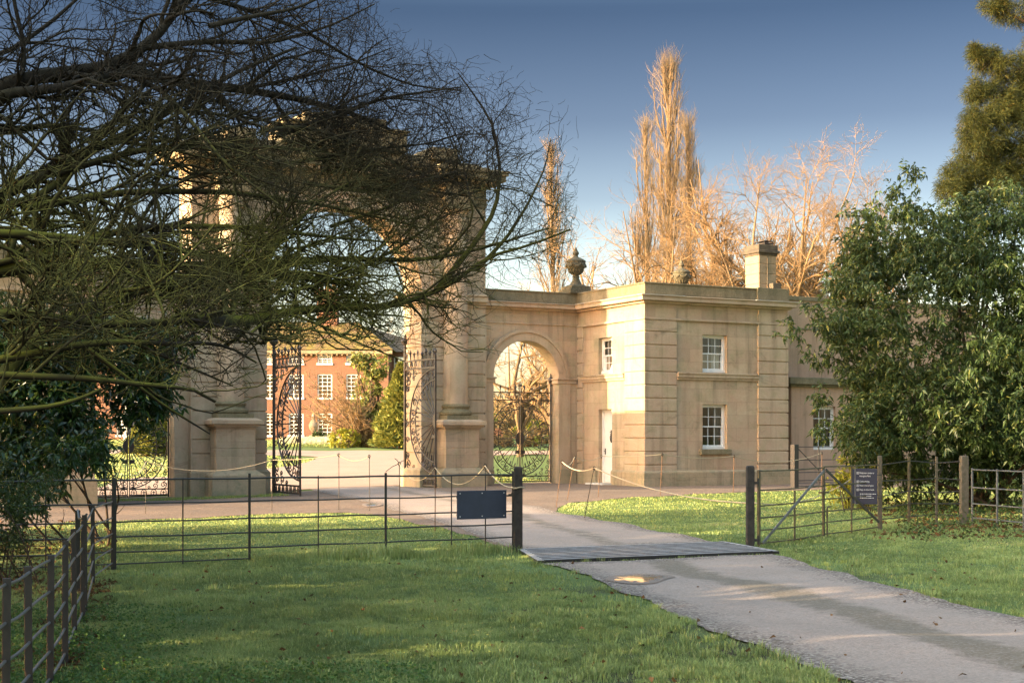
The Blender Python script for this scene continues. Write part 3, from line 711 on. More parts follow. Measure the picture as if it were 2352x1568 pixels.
# windows ---------------------------------------------------------------
def sash(parent,orient,plane,a0,a1,z0,z1,cols=3,rows=4,curt=None,sgn=1,mirror=None):
    """white box-sash set 'plane' deep; frame > pane, curtain"""
    P=(lambda a,z,d:(a,plane+d,z)) if orient=='x' else (lambda a,z,d:(plane+d,a,z))
    def bx(mb,A0,A1,Z_0,Z_1,d0,d1):
        p=P(A0,Z_0,d0); q=P(A1,Z_1,d1); mb.box(min(p[0],q[0]),max(p[0],q[0]),min(p[1],q[1]),max(p[1],q[1]),Z_0,Z_1)
    mb=MB(mirror); t=.055
    bx(mb,a0,a0+t,z0,z1,0,.12); bx(mb,a1-t,a1,z0,z1,0,.12); bx(mb,a0+t,a1-t,z1-t,z1,0,.12); bx(mb,a0-.0,a1+.0,z0-.01,z0+.07,-.03,.119)
    zm=(z0+z1)/2; s=.04
    for lo,hi,dd in ((z0+.07,zm+.02,.055),(zm-.02,z1-t,.025)):
        bx(mb,a0+t,a0+t+s,lo,hi,dd,dd+.04); bx(mb,a1-t-s,a1-t,lo,hi,dd,dd+.04); bx(mb,a0+t+s,a1-t-s,lo,lo+s,dd,dd+.04); bx(mb,a0+t+s,a1-t-s,hi-s,hi,dd,dd+.04)
        for k in range(1,cols):
            a=a0+t+s+(a1-a0-2*t-2*s)*k/cols; bx(mb,a-.011,a+.011,lo+s,hi-s,dd+.005,dd+.032)
        for k in range(1,rows//2):
            z=lo+s+(hi-lo-2*s)*k/(rows//2); bx(mb,a0+t+s,a1-t-s,z-.011,z+.011,dd+.006,dd+.031)
    wn_=mb.build('window',M['white'],parent)
    for nm,lo,hi,dd in (('pane',z0+.07,zm,.07),('pane',zm,z1-t,.04)):
        mb=MB(mirror); mb.quad(P(a0+t,lo,dd),P(a1-t,lo,dd),P(a1-t,hi,dd),P(a0+t,hi,dd)); mb.build(nm,M['glass'],wn_)
    if curt:
        for c0,c1 in curt:
            mb=MB(mirror); n=14; A=[a0+(a1-a0)*(c0+(c1-c0)*k/n) for k in range(n+1)]
            for k in range(n):
                d=.22+.025*math.sin(k*2.1); e=.22+.025*math.sin((k+1)*2.1)
                mb.quad(P(A[k],z0,d),P(A[k+1],z0,e),P(A[k+1],z1,e),P(A[k],z1,d))
            mb.build('curtain',M['curtain'],wn_,smooth=True)
    return wn_
def lodge(label,mirror,full):
    L=thing('lodge','x','lodge',((26.0 if mirror is None else mirror-26.0),38.9,Z0)); L['label']=label
    X0,X1,Y0,Y1=23.4,28.55,35.8,41.3; mk=lambda: MB(mirror)
    wx=(25.43,26.32); dy=(37.60,38.38)
    mb=mk()
    hf=[(wx[0],wx[1],Z0+3.36,Z0+4.48),(wx[0],wx[1],Z0+1.08,Z0+2.42)]
    hs=[(dy[0],dy[1],Z0+3.36,Z0+4.46),(dy[0],dy[1],Z0+.06,Z0+2.29)]
    wall(mb,'x',Y0,X0,X1,-.2,ZCB,hf,.30); wall(mb,'y',X0,Y0,Y1,-.2,ZCB,hs,.30); wall(mb,'y',X1,Y0,Y1,-.2,ZCB,[],.1); wall(mb,'x',Y1,X0,X1,-.2,ZCB,[],.1)
    mb.build('wall',M['stone'],L)
    mb=mk(); mb.quad((X0,Y0,ZCB+.1),(X1,Y0,ZCB+.1),(X1,Y1,ZCB+.1),(X0,Y1,ZCB+.1)); mb.build('roof',M['lead'],L)
    mb=mk(); 
    for a0,a1,b0,b1 in ((23.36,24.49,35.76,36.85),(27.45,28.6,35.75,36.8),(23.36,23.8,39.28,39.62)): rustic(mb,a0,a1,b0,b1,ZL-.04,GR,ZPL-.1)
    mb.build('pilaster',M['stone_rust'],L,bevel=.012)
    mb=mk()
    mb.box(X0-.10,X1+.08,Y0-.10,Y0+.2,-.3,ZPL-.06); mb.frustum((X0-.10,X1+.08,Y0-.10,Y0+.2,ZPL-.06),(X0-.045,X1+.045,Y0-.045,Y0+.2,ZPL))
    mb.box(X0-.10,X0+.2,Y0+.2,dy[0]-.06,-.3,ZPL-.06); mb.frustum((X0-.10,X0+.2,Y0+.2,dy[0]-.06,ZPL-.06),(X0-.045,X0+.2,Y0+.2,dy[0]-.06,ZPL)); mb.box(X0-.10,X0+.2,dy[1]+.06,39.5,-.3,ZPL-.04)
    mb.build('plinth',M['stone_plinth'],L,bevel=.01)
    mb=mk(); 
    for z0,z1,p in ((ZSB,ZSB+.07,.05),(ZSB+.07,ZST-.04,.09),(ZST-.04,ZST,.12)):
        mb.box(24.49,27.45,Y0-p,Y0+.05,z0,z1); mb.box(X0-p,X0+.05,36.85,39.3,z0,z1)
    mb.build('string_course',M['stone_plain'],L,bevel=.006)
    mb=mk()
    mb.box(X0-.07,X1+.07,Y0-.07,Y0+.1,ZL-.04,ZL+.02); mb.box(X0-.07,X0+.1,Y0+.1,39.6,ZL-.04,ZL+.02); mb.build('architrave',M['stone_plain'],L,bevel=.005)
    mb=mk()
    mb.box(23.37,24.47,35.77,36.8,ZL+.02,ZCB); mb.box(27.47,28.58,35.77,36.8,ZL+.02,ZCB); mb.build('frieze_block',M['stone'],L,bevel=.006)
    mb=mk()
    for z0,z1,p in ((ZCB,ZCB+.07,.12),(ZCB+.07,ZC-.03,.26),(ZC-.03,ZC,.30)):
        mb.box(X0-p,X1+p,Y0-p,Y1,z0,z1)
    mb.build('cornice',M['stone_plain'],L,bevel=.008)
    mb=mk()
    mb.box(X0-.02,X1+.02,Y0-.02,Y0+.3,ZC,ZP-.03); mb.box(X0-.02,X0+.3,Y0+.3,Y1,ZC,ZP-.03); mb.box(X1-.28,X1+.02,Y0+.3,Y1,ZC,ZP-.03)
    mb.box(X0-.05,X1+.05,Y0-.05,Y0+.33,ZP-.03,ZP+.012); mb.box(X0-.05,X0+.33,Y0+.33,Y1,ZP-.03,ZP+.012)
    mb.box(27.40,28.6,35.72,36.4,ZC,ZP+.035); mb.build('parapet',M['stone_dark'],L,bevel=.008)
    if not full: return L
    mb=mk(); mb.box(X0-.31,24.6,Y0-.31,Y0-.02,ZC,ZC+.012); mb.box(27.2,X1+.31,Y0-.31,Y0-.02,ZC,ZC+.012); mb.box(X0-.31,X0-.02,Y0-.0,39.3,ZC,ZC+.010); mb.build('flashing',M['lead'],L)
    sash(L,'x',Y0+.13,wx[0],wx[1],Z0+3.38,Z0+4.48,3,4,[(.62,1.0),(.0,.1)]); sash(L,'x',Y0+.13,wx[0],wx[1],Z0+1.10,Z0+2.42,3,4,[(.70,1.0)])
    sash(L,'y',X0+.13,dy[0],dy[1],Z0+3.38,Z0+4.46,3,4,[(.0,.3),(.75,1.0)])
    mb=mk(); mb.box(wx[0]-.12,wx[1]+.12,Y0-.09,Y0+.13,Z0+.93,Z0+1.085); mb.build('window_sill',M['stone_moss'],L,bevel=.012)
    d=MB(); d.box(X0+.13,X0+.24,dy[0],dy[0]+.06,Z0+.06,Z0+2.28); d.box(X0+.13,X0+.24,dy[1]-.06,dy[1],Z0+.06,Z0+2.28); d.box(X0+.13,X0+.24,dy[0]+.06,dy[1]-.06,Z0+2.22,Z0+2.28); d.build('door_frame',M['white'],L,bevel=.004)
    d=MB(); n=6; w_=(dy[1]-dy[0]-.12)/n
    for k in range(n): d.box(X0+.17,X0+.21,dy[0]+.06+k*w_+.004,dy[0]+.06+(k+1)*w_-.004,Z0+.07,Z0+2.22)
    d.box(X0+.18,X0+.20,dy[0]+.06,dy[1]-.06,Z0+.08,Z0+2.21); dr=d.build('door',M['white'],L,bevel=.003)
    d=MB(); yk=(dy[0]+dy[1])/2-.08; d.lathe([(.012,0),(.03,.03),(.012,.06)],(X0+.155,yk,Z0+1.50),10); d.tube([(X0+.15,yk,Z0+1.52),(X0+.12,yk,Z0+1.45),(X0+.12,yk-.02,Z0+1.36),(X0+.15,yk,Z0+1.31)],.012,6); d.box(X0+.155,X0+.17,yk-.025,yk+.025,Z0+1.28,Z0+1.66); d.tube([(X0+.15,yk-.05,Z0+1.6),(X0+.15,yk+.05,Z0+1.6)],.012,6); d.build('door_knocker',M['iron'],dr)
    d=MB(); yk=dy[1]-.13; d.box(X0+.155,X0+.17,yk-.022,yk+.022,Z0+.92,Z0+1.10); d.tube([(X0+.16,yk,Z0+1.03),(X0+.12,yk,Z0+1.03),(X0+.12,yk-.09,Z0+1.02)],.011,6); d.build('door_handle',M['iron'],dr)
    d=MB(); d.box(X0-.42,X0+.02,dy[0]-.12,dy[1]+.12,Z0-.2,Z0+.06); d.build('doorstep',M['lead'],L,bevel=.015)
    # chimney
    c=MB(); cx0,cx1,cy0,cy1=27.86,28.52,36.25,36.95
    for k in range(5):
        c.box(cx0,cx1,cy0,cy1,ZP-.4+k*.31+.008,ZP-.4+(k+1)*.31-.008)
    c.box(cx0+.015,cx1-.015,cy0+.015,cy1-.015,ZP-.4,ZP+1.1); c.box(cx0+.30,cx0+.34,cy0-.015,cy0+.02,ZP,ZP+1.1)
    ch=c.build('chimney',M['chimney'],L,bevel=.012)
    c=MB()
    for z0,z1,p in ((1.10,1.17,.03),(1.17,1.26,.08),(1.26,1.43,.04)): c.box(cx0-p,cx1+p,cy0-p,cy1+p,ZP+z0,ZP+z1)
    c.box(cx0+.36,cx1+.02,cy0-.22,cy0-.01,ZP+.03,ZP+.24); c.build('chimney_cap',M['soot'],ch,bevel=.012)
    c=MB(); c.box(cx0+.28,cx1-.02,cy0+.1,cy1-.1,ZP+1.48,ZP+1.51)
    for a,b in ((cx0+.30,cy0+.12),(cx1-.04,cy0+.12),(cx0+.30,cy1-.12),(cx1-.04,cy1-.12)): c.box(a-.012,a+.012,b-.012,b+.012,ZP+1.43,ZP+1.58)
    c.box(cx0+.26,cx1,cy0+.08,cy1-.08,ZP+1.56,ZP+1.58); c.build('chimney_cowl',M['iron'],ch)
    # pink rendered wing, set back, with a lower projecting block
    mb=MB(); wall(mb,'x',37.25,28.55,38.0,-.2,ZP-.12,[],.3); wall(mb,'y',38.0,37.25,43,-.2,ZP-.12,[],.3); wall(mb,'x',43.0,28.55,38.0,-.2,ZP-.12,[],.3); mb.quad((28.55,37.25,ZP-.3),(38,37.25,ZP-.3),(38,43,ZP-.3),(28.55,43,ZP-.3)); mb.build('wing_wall',M['render_pink'],L)
    mb=MB(); mb.box(28.62,38.05,37.19,37.5,ZP-.12,ZP+.02); mb.box(28.58,38.0,37.22,37.26,ZL-.02,ZL+.04); mb.build('wing_coping',M['stone_dark'],L,bevel=.01)
    bx0,bx1,by=29.35,34.5,36.55; wz=(30.22,31.12,Z0+1.05,Z0+2.42)
    mb=MB(); wall(mb,'x',by,bx0,bx1,-.2,Z0+3.15,[wz],.25); wall(mb,'y',bx0,by,37.25,-.2,Z0+3.15,[],.2); wall(mb,'y',bx1,by,37.25,-.2,Z0+3.15,[],.2); mb.quad((bx0,by,Z0+3.15),(bx1,by,Z0+3.15),(bx1,37.25,Z0+3.15),(bx0,37.25,Z0+3.15)); mb.build('bay_wall',M['render_pink'],L)
    mb=MB(); mb.box(bx0-.10,bx1+.1,by-.10,37.25,Z0+3.02,Z0+3.10); mb.box(bx0-.20,bx1+.2,by-.20,37.25,Z0+3.10,Z0+3.32); mb.build('bay_cornice',M['stone_dark'],L,bevel=.015)
    sash(L,'x',by+.10,*wz,3,4,[(.66,1.0)])
    return L
lodge('two-storey sandstone lodge with white sash windows, narrow white door and pink wing',None,True)
lodge('matching sandstone lodge half hidden behind the laurel and bare branches',2*AX,False)

# urns ------------------------------------------------------------------
def urn(name,label,loc,sc=1.0):
    u=thing('stone_urn',label,'urn',loc,0,'stone urns on the parapets')
    mb=MB(); mb.box(-.48,.48,-.48,.48,0,.14); mb.box(-.36,.36,-.36,.36,.14,.27); mb.frustum((-.27,.27,-.27,.27,.27),(-.2,.2,-.2,.2,.33)); mb.build('base',M['stone_urn'],u,world=False,bevel=.015)
    mb=MB(); mb.lathe([(.2,.33),(.17,.38),(.12,.46),(.105,.55),(.12,.57),(.12,.60),(.09,.61),(.13,.66),(.2,.72),(.24,.79),(.255,.83),(.29,.86),(.31,.93),(.315,1.0),(.30,1.05),(.285,1.07)],(0,0,0),28)
    bd=mb.build('bowl',M['stone_urn'],u,world=False,smooth=True)
    mb=MB()
    for k in range(8):
        a=2*PI*k/8; pts=[]
        for t in range(7):
            b=a+2*PI/8*t/6; zz=1.0-.09*math.sin(PI*t/6); pts.append((.322*math.cos(b),.322*math.sin(b),zz))
        mb.tube(pts,[.012,.024,.032,.036,.032,.024,.012],6)
    for k in range(16):
        a=2*PI*k/16; mb.tube([(.13*math.cos(a),.13*math.sin(a),.66),(.215*math.cos(a),.215*math.sin(a),.73),(.26*math.cos(a),.26*math.sin(a),.82)],[.012,.02,.012],5)
    mb.build('swag',M['stone_urn'],u,world=False,smooth=True)
    mb=MB(); mb.lathe([(.32,1.06),(.325,1.10),(.25,1.15),(.15,1.19),(.10,1.22),(.075,1.25),(.07,1.29),(.10,1.32),(.105,1.36),(.075,1.41),(.06,1.44),(.03,1.51),(.008,1.55)],(0,0,0),24); mb.build('lid',M['stone_urn'],u,world=False,smooth=True)
    u.scale=(sc,)*3; return u
u1=urn('u','mossy stone urn on a stepped base at the corner over the side arch',(23.55,40.0,ZP+.0),.97)
u2=urn('u','stone urn rising behind the lodge parapet, against the bare trees',(28.05,40.7,ZP-.02),.95)
# ------------------------------------------------------------------ iron gates
def spiral(c,r0,r1,a0,turns,n=14):
    return [(c[0]+(r0+(r1-r0)*k/n)*math.cos(a0+turns*2*PI*k/n), c[1]+(r0+(r1-r0)*k/n)*math.sin(a0+turns*2*PI*k/n)) for k in range(n+1)]
def gate_leaf(label,loc,rz,W,H1,H2,hub_z,rx,ry,ix,iy,hr,zb,stile_h,cat='gate',mid=False,group=None,kr=1.0):
    """leaf in local x from hinge (0) to meeting stile (W); half a wheel centred on the meeting stile"""
    g=thing('iron_gate',label,cat,loc,rz,group)
    P=lambda x,z:(x,0,z)
    mb=MB(); s=.045*kr
    mb.box(-s/2,s/2,-s/2,s/2,.02,stile_h); mb.box(W-s*.5,W-.003,-s*.4,s*.4,.02,H1+.10)
    for z in (H1,H2,zb,.08): mb.box(s/2,W-s*.45,-.013*kr,.013*kr,z-.016*kr,z+.016*kr)
    if mid: mb.box(s/2,W-s*.45,-.012,.012,hub_z-.015,hub_z+.015)
    mb.build('frame',M['iron'],g,world=False,bevel=.004)
    r=.0135*kr
    def arc(ax,az,n=40): return [P(W-ax*math.cos(t),hub_z+az*math.sin(t)) for t in [(-PI/2)+PI*k/n for k in range(n+1)]]
    mb=MB(); mb.tube(arc(rx,ry),r*1.25,6); mb.tube(arc(ix,iy),r*1.15,6)
    mb.build('wheel_ring',M['iron'],g,world=False,smooth=True)
    mb=MB(); n=13
    for k in range(n):
        t=-PI/2+PI*(k+.5)/n
        mb.tube([P(W-hr*.6*math.cos(t),hub_z+hr*.8*math.sin(t)),P(W-rx*math.cos(t),hub_z+ry*math.sin(t))],r*.8,5)
        if ix>.5:
            t2=t+PI/n/2
            if k<n-1: mb.tube([P(W-ix*.86*math.cos(t2),hub_z+iy*.86*math.sin(t2)),P(W-ix*math.cos(t2),hub_z+iy*math.sin(t2))],r*1.4,5)
    mb.build('spoke',M['iron'],g,world=False)
    mb=MB(); nd=16; pts=[(W-hr*.74*math.cos(-PI/2+PI*k/nd),hub_z+hr*math.sin(-PI/2+PI*k/nd)) for k in range(nd+1)]
    mb.add([(x,-.02,z) for x,z in pts]+[(x,.02,z) for x,z in pts],[tuple(range(nd+1)),tuple(range(nd+1,2*nd+2))]+[(k,k+1,nd+2+k,nd+1+k) for k in range(nd)])
    mb.build('hub_disc',M['iron'],g,world=False)
    # scrolls in the ring between the two ovals, in the spandrels, top band and dog bars
    mb=MB(); m=int(15)
    for k in range(m):
        t=-PI/2+PI*(k+.5)/m; cx=W-(rx+ix)/2*math.cos(t); cz=hub_z+(ry+iy)/2*math.sin(t); q=min(rx-ix,ry-iy)*.42
        if cx<.05: cx=.05+q*.5
        sg=1 if k%2 else -1
        mb.tube([P(*p) for p in spiral((cx,cz),q*1.0,q*.25,t,sg*1.15,12)],r*.75,4)
        mb.tube([P(*p) for p in spiral((cx+q*.2,cz),q*.55,q*.9,t+PI,-sg*.6,8)],r*.7,4)
    for top in (1,0):
        z0,z1=(hub_z+ry*.55,H2) if top else (zb,hub_z-ry*.55)
        for (fx,fz,fr) in ((.13,.80,.11),(.13,.50,.085),(.34,.84,.085),(.10,.22,.07),(.50,.92,.05),(.30,.62,.05)):
            zz=z0+(z1-z0)*fz if top else z1-(z1-z0)*fz; R_=fr*W/1.1*.95
            mb.tube([P(*p) for p in spiral((W*fx,zz),R_,R_*.2,PI*.5 if top else -PI*.5,1.3 if top else -1.3,14)],r*.8,4)
    nb=max(4,int(W/.26)); 
    for k in range(nb):
        x=(k+.5)*W/nb; h=H1-H2; b=.28*W/nb
        mb.tube([P(x-b*1.4,H2+.02),P(x-b,H2+h*.45),P(x-b*.6,H2+h*.8),P(x,H2+h*.92),P(x+b*.6,H2+h*.8),P(x+b,H2+h*.45),P(x+b*1.4,H2+.02)],r*.75,4)
        mb.tube([P(x,H2+.02),P(x,H2+h*.9)],r*.7,4); mb.tube([P(*p) for p in spiral((x+b*.3,H2+h*.35),b*.5,b*.1,0,1,8)],r*.6,4)
        zz=zb-.08; mb.tube([P(x-b,.09),P(x-b*.95,.08+zz*.55),P(x-b*.5,.08+zz*.85),P(x,.08+zz*.92),P(x+b*.5,.08+zz*.85),P(x+b*.95,.08+zz*.55),P(x+b,.09)],r*.8,4)
        mb.tube([P(x,.09),P(x,.08+zz*.7)],r*.8,4); mb.tube([P(x-b*.6,.08+zz*.42),P(x+b*.6,.08+zz*.42)],r*.8,4)
    for k in range(7):   # fine scrolls up the hinge border
        z=zb+.12+(H2-zb-.2)*k/6; mb.tube([P(*p) for p in spiral((.09*W/1.1,z),.06*W/1.1,.015,PI/2*(k%2),1.2,10)],r*.7,4)
    mb.build('scroll_grille',M['iron'],g,world=False)
    mb=MB(); nf=max(4,int(W/.24))
    for k in range(nf):
        x=(k+.5)*W/nf; hh=.16+.05*(k%2); hh*=kr*1.05
        mb.lathe([(.010*kr,0),(.010*kr,hh*.35),(.024*kr,hh*.42),(.012*kr,hh*.5),(.034*kr,hh*.66),(.020*kr,hh*.82),(.003,hh)],(x,0,H1+.01),7)
    mb.lathe([(.012*kr,0),(.02*kr,.03),(.012*kr,.06),(.03*kr,.11),(.028*kr,.15),(.012*kr,.19),(.003,.25)],(W-.02,0,H1+.09),9)
    mb.lathe([(.02*kr,0),(.04*kr,.03),(.025*kr,.07),(.075*kr,.15),(.085*kr,.21),(.06*kr,.27),(.02*kr,.31),(.028*kr,.34),(.003,.42)],(0,0,stile_h),10)
    mb.build('finial',M['iron'],g,world=False,smooth=True)
    mb=MB(); mb.box(W-.15*kr,W-.02,-.03,.03,hub_z-hr-.28,hub_z-hr-.18); mb.build('lock_box',M['iron'],g,world=False,bevel=.006)
    return g
def side_pair(cx,lab,z):
    y=40.0
    gate_leaf(lab[0],(cx-1.09,y,z),0,1.075,2.82,2.58,1.40,1.03,1.14,.75,.91,.185,.24,3.02)
    gate_leaf(lab[1],(cx+1.09,y,z),PI,1.075,2.82,2.58,1.40,1.03,1.14,.75,.91,.185,.24,3.02)
side_pair(AC,('iron gate leaf nearer the column in the side arch beside the lodge','hinged leaf by the lodge in the closed iron side arch gates'),T(AC,40))
side_pair(2*AX-AC,('far leaf of the iron gates half behind the laurel, in the hidden side arch','closed iron gate leaf in the far side arch, next to the shaded pier'),T(2*AX-AC,40))
gate_leaf('tall wrought iron drive gate leaf swung open beside the pier under the branches',(AX-2.16,39.28,T(AX-2.3,39)),-PI/2+.02,2.05,3.74,3.5,1.95,1.78,1.52,1.38,1.18,.22,.28,4.05,mid=True,kr=1.5)
gate_leaf('tall wrought iron drive gate leaf swung open before the column next to the side arch',(AX+2.33,40.42,T(AX+2.3,40)),-PI/2+.03,2.05,3.74,3.5,1.95,1.70,1.52,1.32,1.18,.22,.28,4.15,mid=True,kr=1.5)

# ------------------------------------------------------------------ estate fences
def gpt(xc,zc):
    X,Y=cw(xc,zc); return Vector((X,Y,T(X,Y)))
# far iron fence running to the gate post
f=thing('estate_fence','long dark iron rail fence carrying the blank board up to the timber post','fence',tuple(gpt(-2.5,20.1)))
def fa(t): # t along from the corner (0) to the gate post (1)
    return gpt(-5.05+5.02*t,18.64+2.86*t)
RH=[1.115,.811,.581,.391,.198]
def xt(x): # image bearing -> parameter along the line
    k=(x-CXI)/F; return (k*18.64+5.05)/(5.02-k*2.86)
for x,wd in ((-170,.04),(-60,.018),(105,.018),(262,.055),(420,.016),(573,.034),(731,.016),(886,.034),(1037,.016),(1115,.016),(1178,.03)):
    p=fa(xt(x)); mb=MB(); mb.bar(p+Vector((0,0,-.15)),p+Vector((0,0,1.16 if wd>.02 else 1.14)),wd,max(.014,wd*.4),(0,1,0)); mb.build('post',M['fence'],f,bevel=.003)
for k,h in enumerate(RH):
    mb=MB(); n=40; ts=[xt(-200)+(xt(1180)-xt(-200))*i/n for i in range(n+1)]
    mb.tube([Vector((fa(t).x,fa(t).y,h+.004*math.sin(i*.9+k))) for i,t in enumerate(ts)],.0105 if k else .0125,6); mb.build('rail',M['fence'],f,smooth=True)
mb=MB(); ts=[xt(-200)+(xt(573)-xt(-200))*i/20 for i in range(21)]; mb.tube([Vector((fa(t).x,fa(t).y,.05)) for i,t in enumerate(ts)],.009,6); mb.build('rail',M['fence'],f,smooth=True)
# near curved iron fence on the left
nf=thing('estate_fence','flat-bar iron fence with stout posts running along the weedy bank','fence',tuple(gpt(-3.4,11)))
NP=[(-2.45,6.7),(-2.69,7.8),(-2.79,8.5),(-3.02,9.6),(-3.21,10.55),(-3.60,12.1),(-3.80,13.0),(-3.95,13.6),(-4.76,16.7),(-5.03,18.5)]
tops=[]
for k,(a,b) in enumerate(NP):
    p=gpt(a,b); h=.90 if k!=7 else .93; lean=Vector((.012*math.sin(k*2.3),.01*math.cos(k),0))
    mb=MB(); wv=Vector((*cw(1,0),0)).normalized(); mb.bar(p+Vector((0,0,-.2)),p+lean+Vector((0,0,h)),.045,.013,tuple(Vector((*cw(.35,-.93),0)).normalized())); mb.build('post',M['fence'],nf,bevel=.003); tops.append((p,lean))
for k,h in enumerate((.865,.66,.46,.27,.09)):
    pts=[]
    for i in range(len(tops)-1):
        p,q=tops[i][0],tops[i+1][0]
        for t in (0,.25,.5,.75): pts.append(p.lerp(q,t)+Vector((0,0,h-.012*math.sin(PI*t)*(1 if i%2 else -.3))))
    pts.append(tops[-1][0]+Vector((0,0,h+.0))); mb=MB(); mb.tube(pts,.0095,6); mb.build('rail',M['fence_rail'],nf,smooth=True)
kj=thing('hooped_post','leaning iron hoop post joining the two iron fences','fence post',tuple(gpt(-4.6,15.5)))
p=gpt(-4.58,15.5); q=gpt(-3.98,13.75); mb=MB(); mb.bar(p+Vector((0,0,-.2)),p+Vector((0,0,.86)),.05,.02,(0,1,0)); mb.build('post',M['fence'],kj)
mb=MB(); mb.tube([p+Vector((0,0,.86)),p.lerp(q,.15)+Vector((0,0,.79)),p.lerp(q,.5)+Vector((0,0,.83)),q+Vector((0,0,.93))],.012,6); mb.build('rail',M['fence_rail'],kj,smooth=True)
# timber gate posts
def gpost(label,x,zc,h,w,mat):
    p=gpt((x-CXI)/F*zc,zc); o=MB(); a=w/2
    th=thing('gate_post',label,'gate post',tuple(p),-TH+.05)
    o.box(-a,a,-a,a,-.3,h-.02); o.frustum((-a,a,-a,a,h-.02),(-a+.015,a-.015,-a+.015,a-.015,h)); o.build('post',mat,th,world=False,bevel=.008)
    return th,p
gpl,pl=gpost('square dark timber post at the cattle grid, tied with a rope loop',1190,21.35,1.235,.125,M['wood'])
o=MB(); o.box(-.10,-.06,-.03,.03,.80,.86); o.tube([(-.10,-.01,.83),(-.14,-.02,.83)],.012,6); o.build('latch',M['fence'],gpl,world=False)
gpr,pr=gpost('square dark post at the cattle grid carrying the rusty field gate',1723,22.1,1.24,.115,M['wood'])
o=MB()
for z in (.98,.12): o.box(.055,.135,-.02,.02,z-.02,z+.02); o.tube([(.125,0,z-.06),(.125,0,z+.07)],.014,6)
o.build('hinge',M['fence'],gpr,world=False)
# field gate (open panel pair) to the right of the grid
G0,G1,G2=gpt(3.77,22.45),gpt(5.10,24.0),gpt(6.50,26.05)
def dirn(p,q):
    d=(q-p); return math.atan2(d.y,d.x)
fg=thing('field_gate','rusty iron field gate with pale diagonal brace beside the cattle grid','field gate',tuple(G0),dirn(G0,G1))
L=(G1-G0).length; 
o=MB(); o.bar((0,0,-.03),(0,0,1.17),.05,.04,(0,1,0)); o.build('stile',M['fence_moss'],fg,world=False,bevel=.005)
o=MB(); o.bar((L-.03,0,-.02),(L-.03,0,1.20),.05,.035,(0,1,0)); o.build('stile',M['fence_moss'],fg,world=False,bevel=.005)
o=MB(); o.bar((L*.53,.0,.02),(L*.53,.0,.83),.035,.02,(0,1,0)); o.build('stile',M['fence_moss'],fg,world=False,bevel=.004)
for h0,h1 in ((1.155,1.175),(.86,.88),(.62,.66),(.44,.46),(.25,.27),(.05,.08)):
    o=MB(); o.tube([(0.02,-.005,h0),(L*.5,-.005,(h0+h1)/2-.01),(L-.03,-.005,h1)],.0115,6); o.build('rail',M['fence_moss'],fg,world=False,smooth=True)
o=MB(); o.bar((.06,-.03,.05),(L-.06,-.03,1.13),.018,.045); o.build('diagonal_brace',M['galv'],fg,world=False,bevel=.003)
o=MB(); o.box(L-.16,L+.06,-.05,.02,.76,.79); o.tube([(L-.10,-.04,.86),(L-.13,-.05,.78),(L-.10,-.04,.69),(L-.05,-.03,.68)],.012,6); o.box(L-.12,L-.03,-.045,-.02,.80,.83); o.tube([(L+.02,-.04,.02),(L+.02,-.04,.50),(L+.04,-.04,.535),(L+.12,-.04,.54)],.013,6); o.build('latch',M['fence_moss'],fg,world=False)
fp=thing('fence_panel','iron rail panel with dark diagonal strut between field gate and sign','fence panel',tuple(G1),dirn(G1,G2)); L2=(G2-G1).length; dz=G2.z-G1.z
for h in (1.17,.87,.64,.44,.26,.07):
    o=MB(); o.tube([(.0,0,h),(L2*.5,0,h-.012),(L2-.03,0,h+dz)],.011,6); o.build('rail',M['fence_moss'],fp,world=False,smooth=True)
o=MB(); o.bar((L2*.48,0,-.05),(L2*.48,0,1.18),.04,.02,(0,1,0)); o.build('post',M['fence_moss'],fp,world=False,bevel=.003)
o=MB(); o.bar((.02,-.02,1.12),(L2-.05,-.02,.16+dz),.018,.045); o.build('diagonal_brace',M['fence'],fp,world=False,bevel=.003)
# fence on to the right
F3=[gpt((2021-CXI)/F*26.1,26.1),gpt((2088-CXI)/F*27.3,27.3),gpt((2151-CXI)/F*27.7,27.7),gpt((2213-CXI)/F*27.6,27.6)]
rf=thing('estate_fence','weathered rail fence with thin upright posts below the broad evergreen','fence',tuple(F3[1]))
for k,p in enumerate(F3[:3]):
    w_=(.075,.05,.05)[k]; o=MB(); o.bar(p+Vector((0,0,-.2)),p+Vector((0,0,1.28 if k else 1.33)),w_,w_*.6,tuple(Vector((*cw(0,1),0)))); o.build('post',M['wood_grey'] if k!=1 else M['fence_moss'],rf,bevel=.006)
for h in (1.18,.86,.62,.40,.18):
    o=MB(); o.tube([p+Vector((0,0,h+.02*math.sin(3*i+h*9))) for i,p in enumerate(F3)],.010,6); o.build('rail',M['fence'],rf,smooth=True)
th,_p=gpost('grey timber post between the rail fence and the mesh gate',2214,27.6,1.30,.14,M['wood_grey'])
MG=[gpt((2233-CXI)/F*27.3,27.3),gpt((2560-CXI)/F*23.2,23.2)]
mg=thing('field_gate','grey tubular gate with four rails beyond the grey timber post','field gate',tuple(MG[0]),dirn(*MG)); L=(MG[1]-MG[0]).length
for k in range(6):
    o=MB(); o.bar((L*k/5,0,-.02),(L*k/5,0,1.08),.034,.03,(0,1,0)); o.build('stile',M['galv'],mg,world=False,bevel=.004)
for h in (1.05,.72,.42,.16):
    o=MB(); o.tube([(0,0,h),(L,0,h)],.013,6); o.build('rail',M['galv'],mg,world=False,smooth=True)
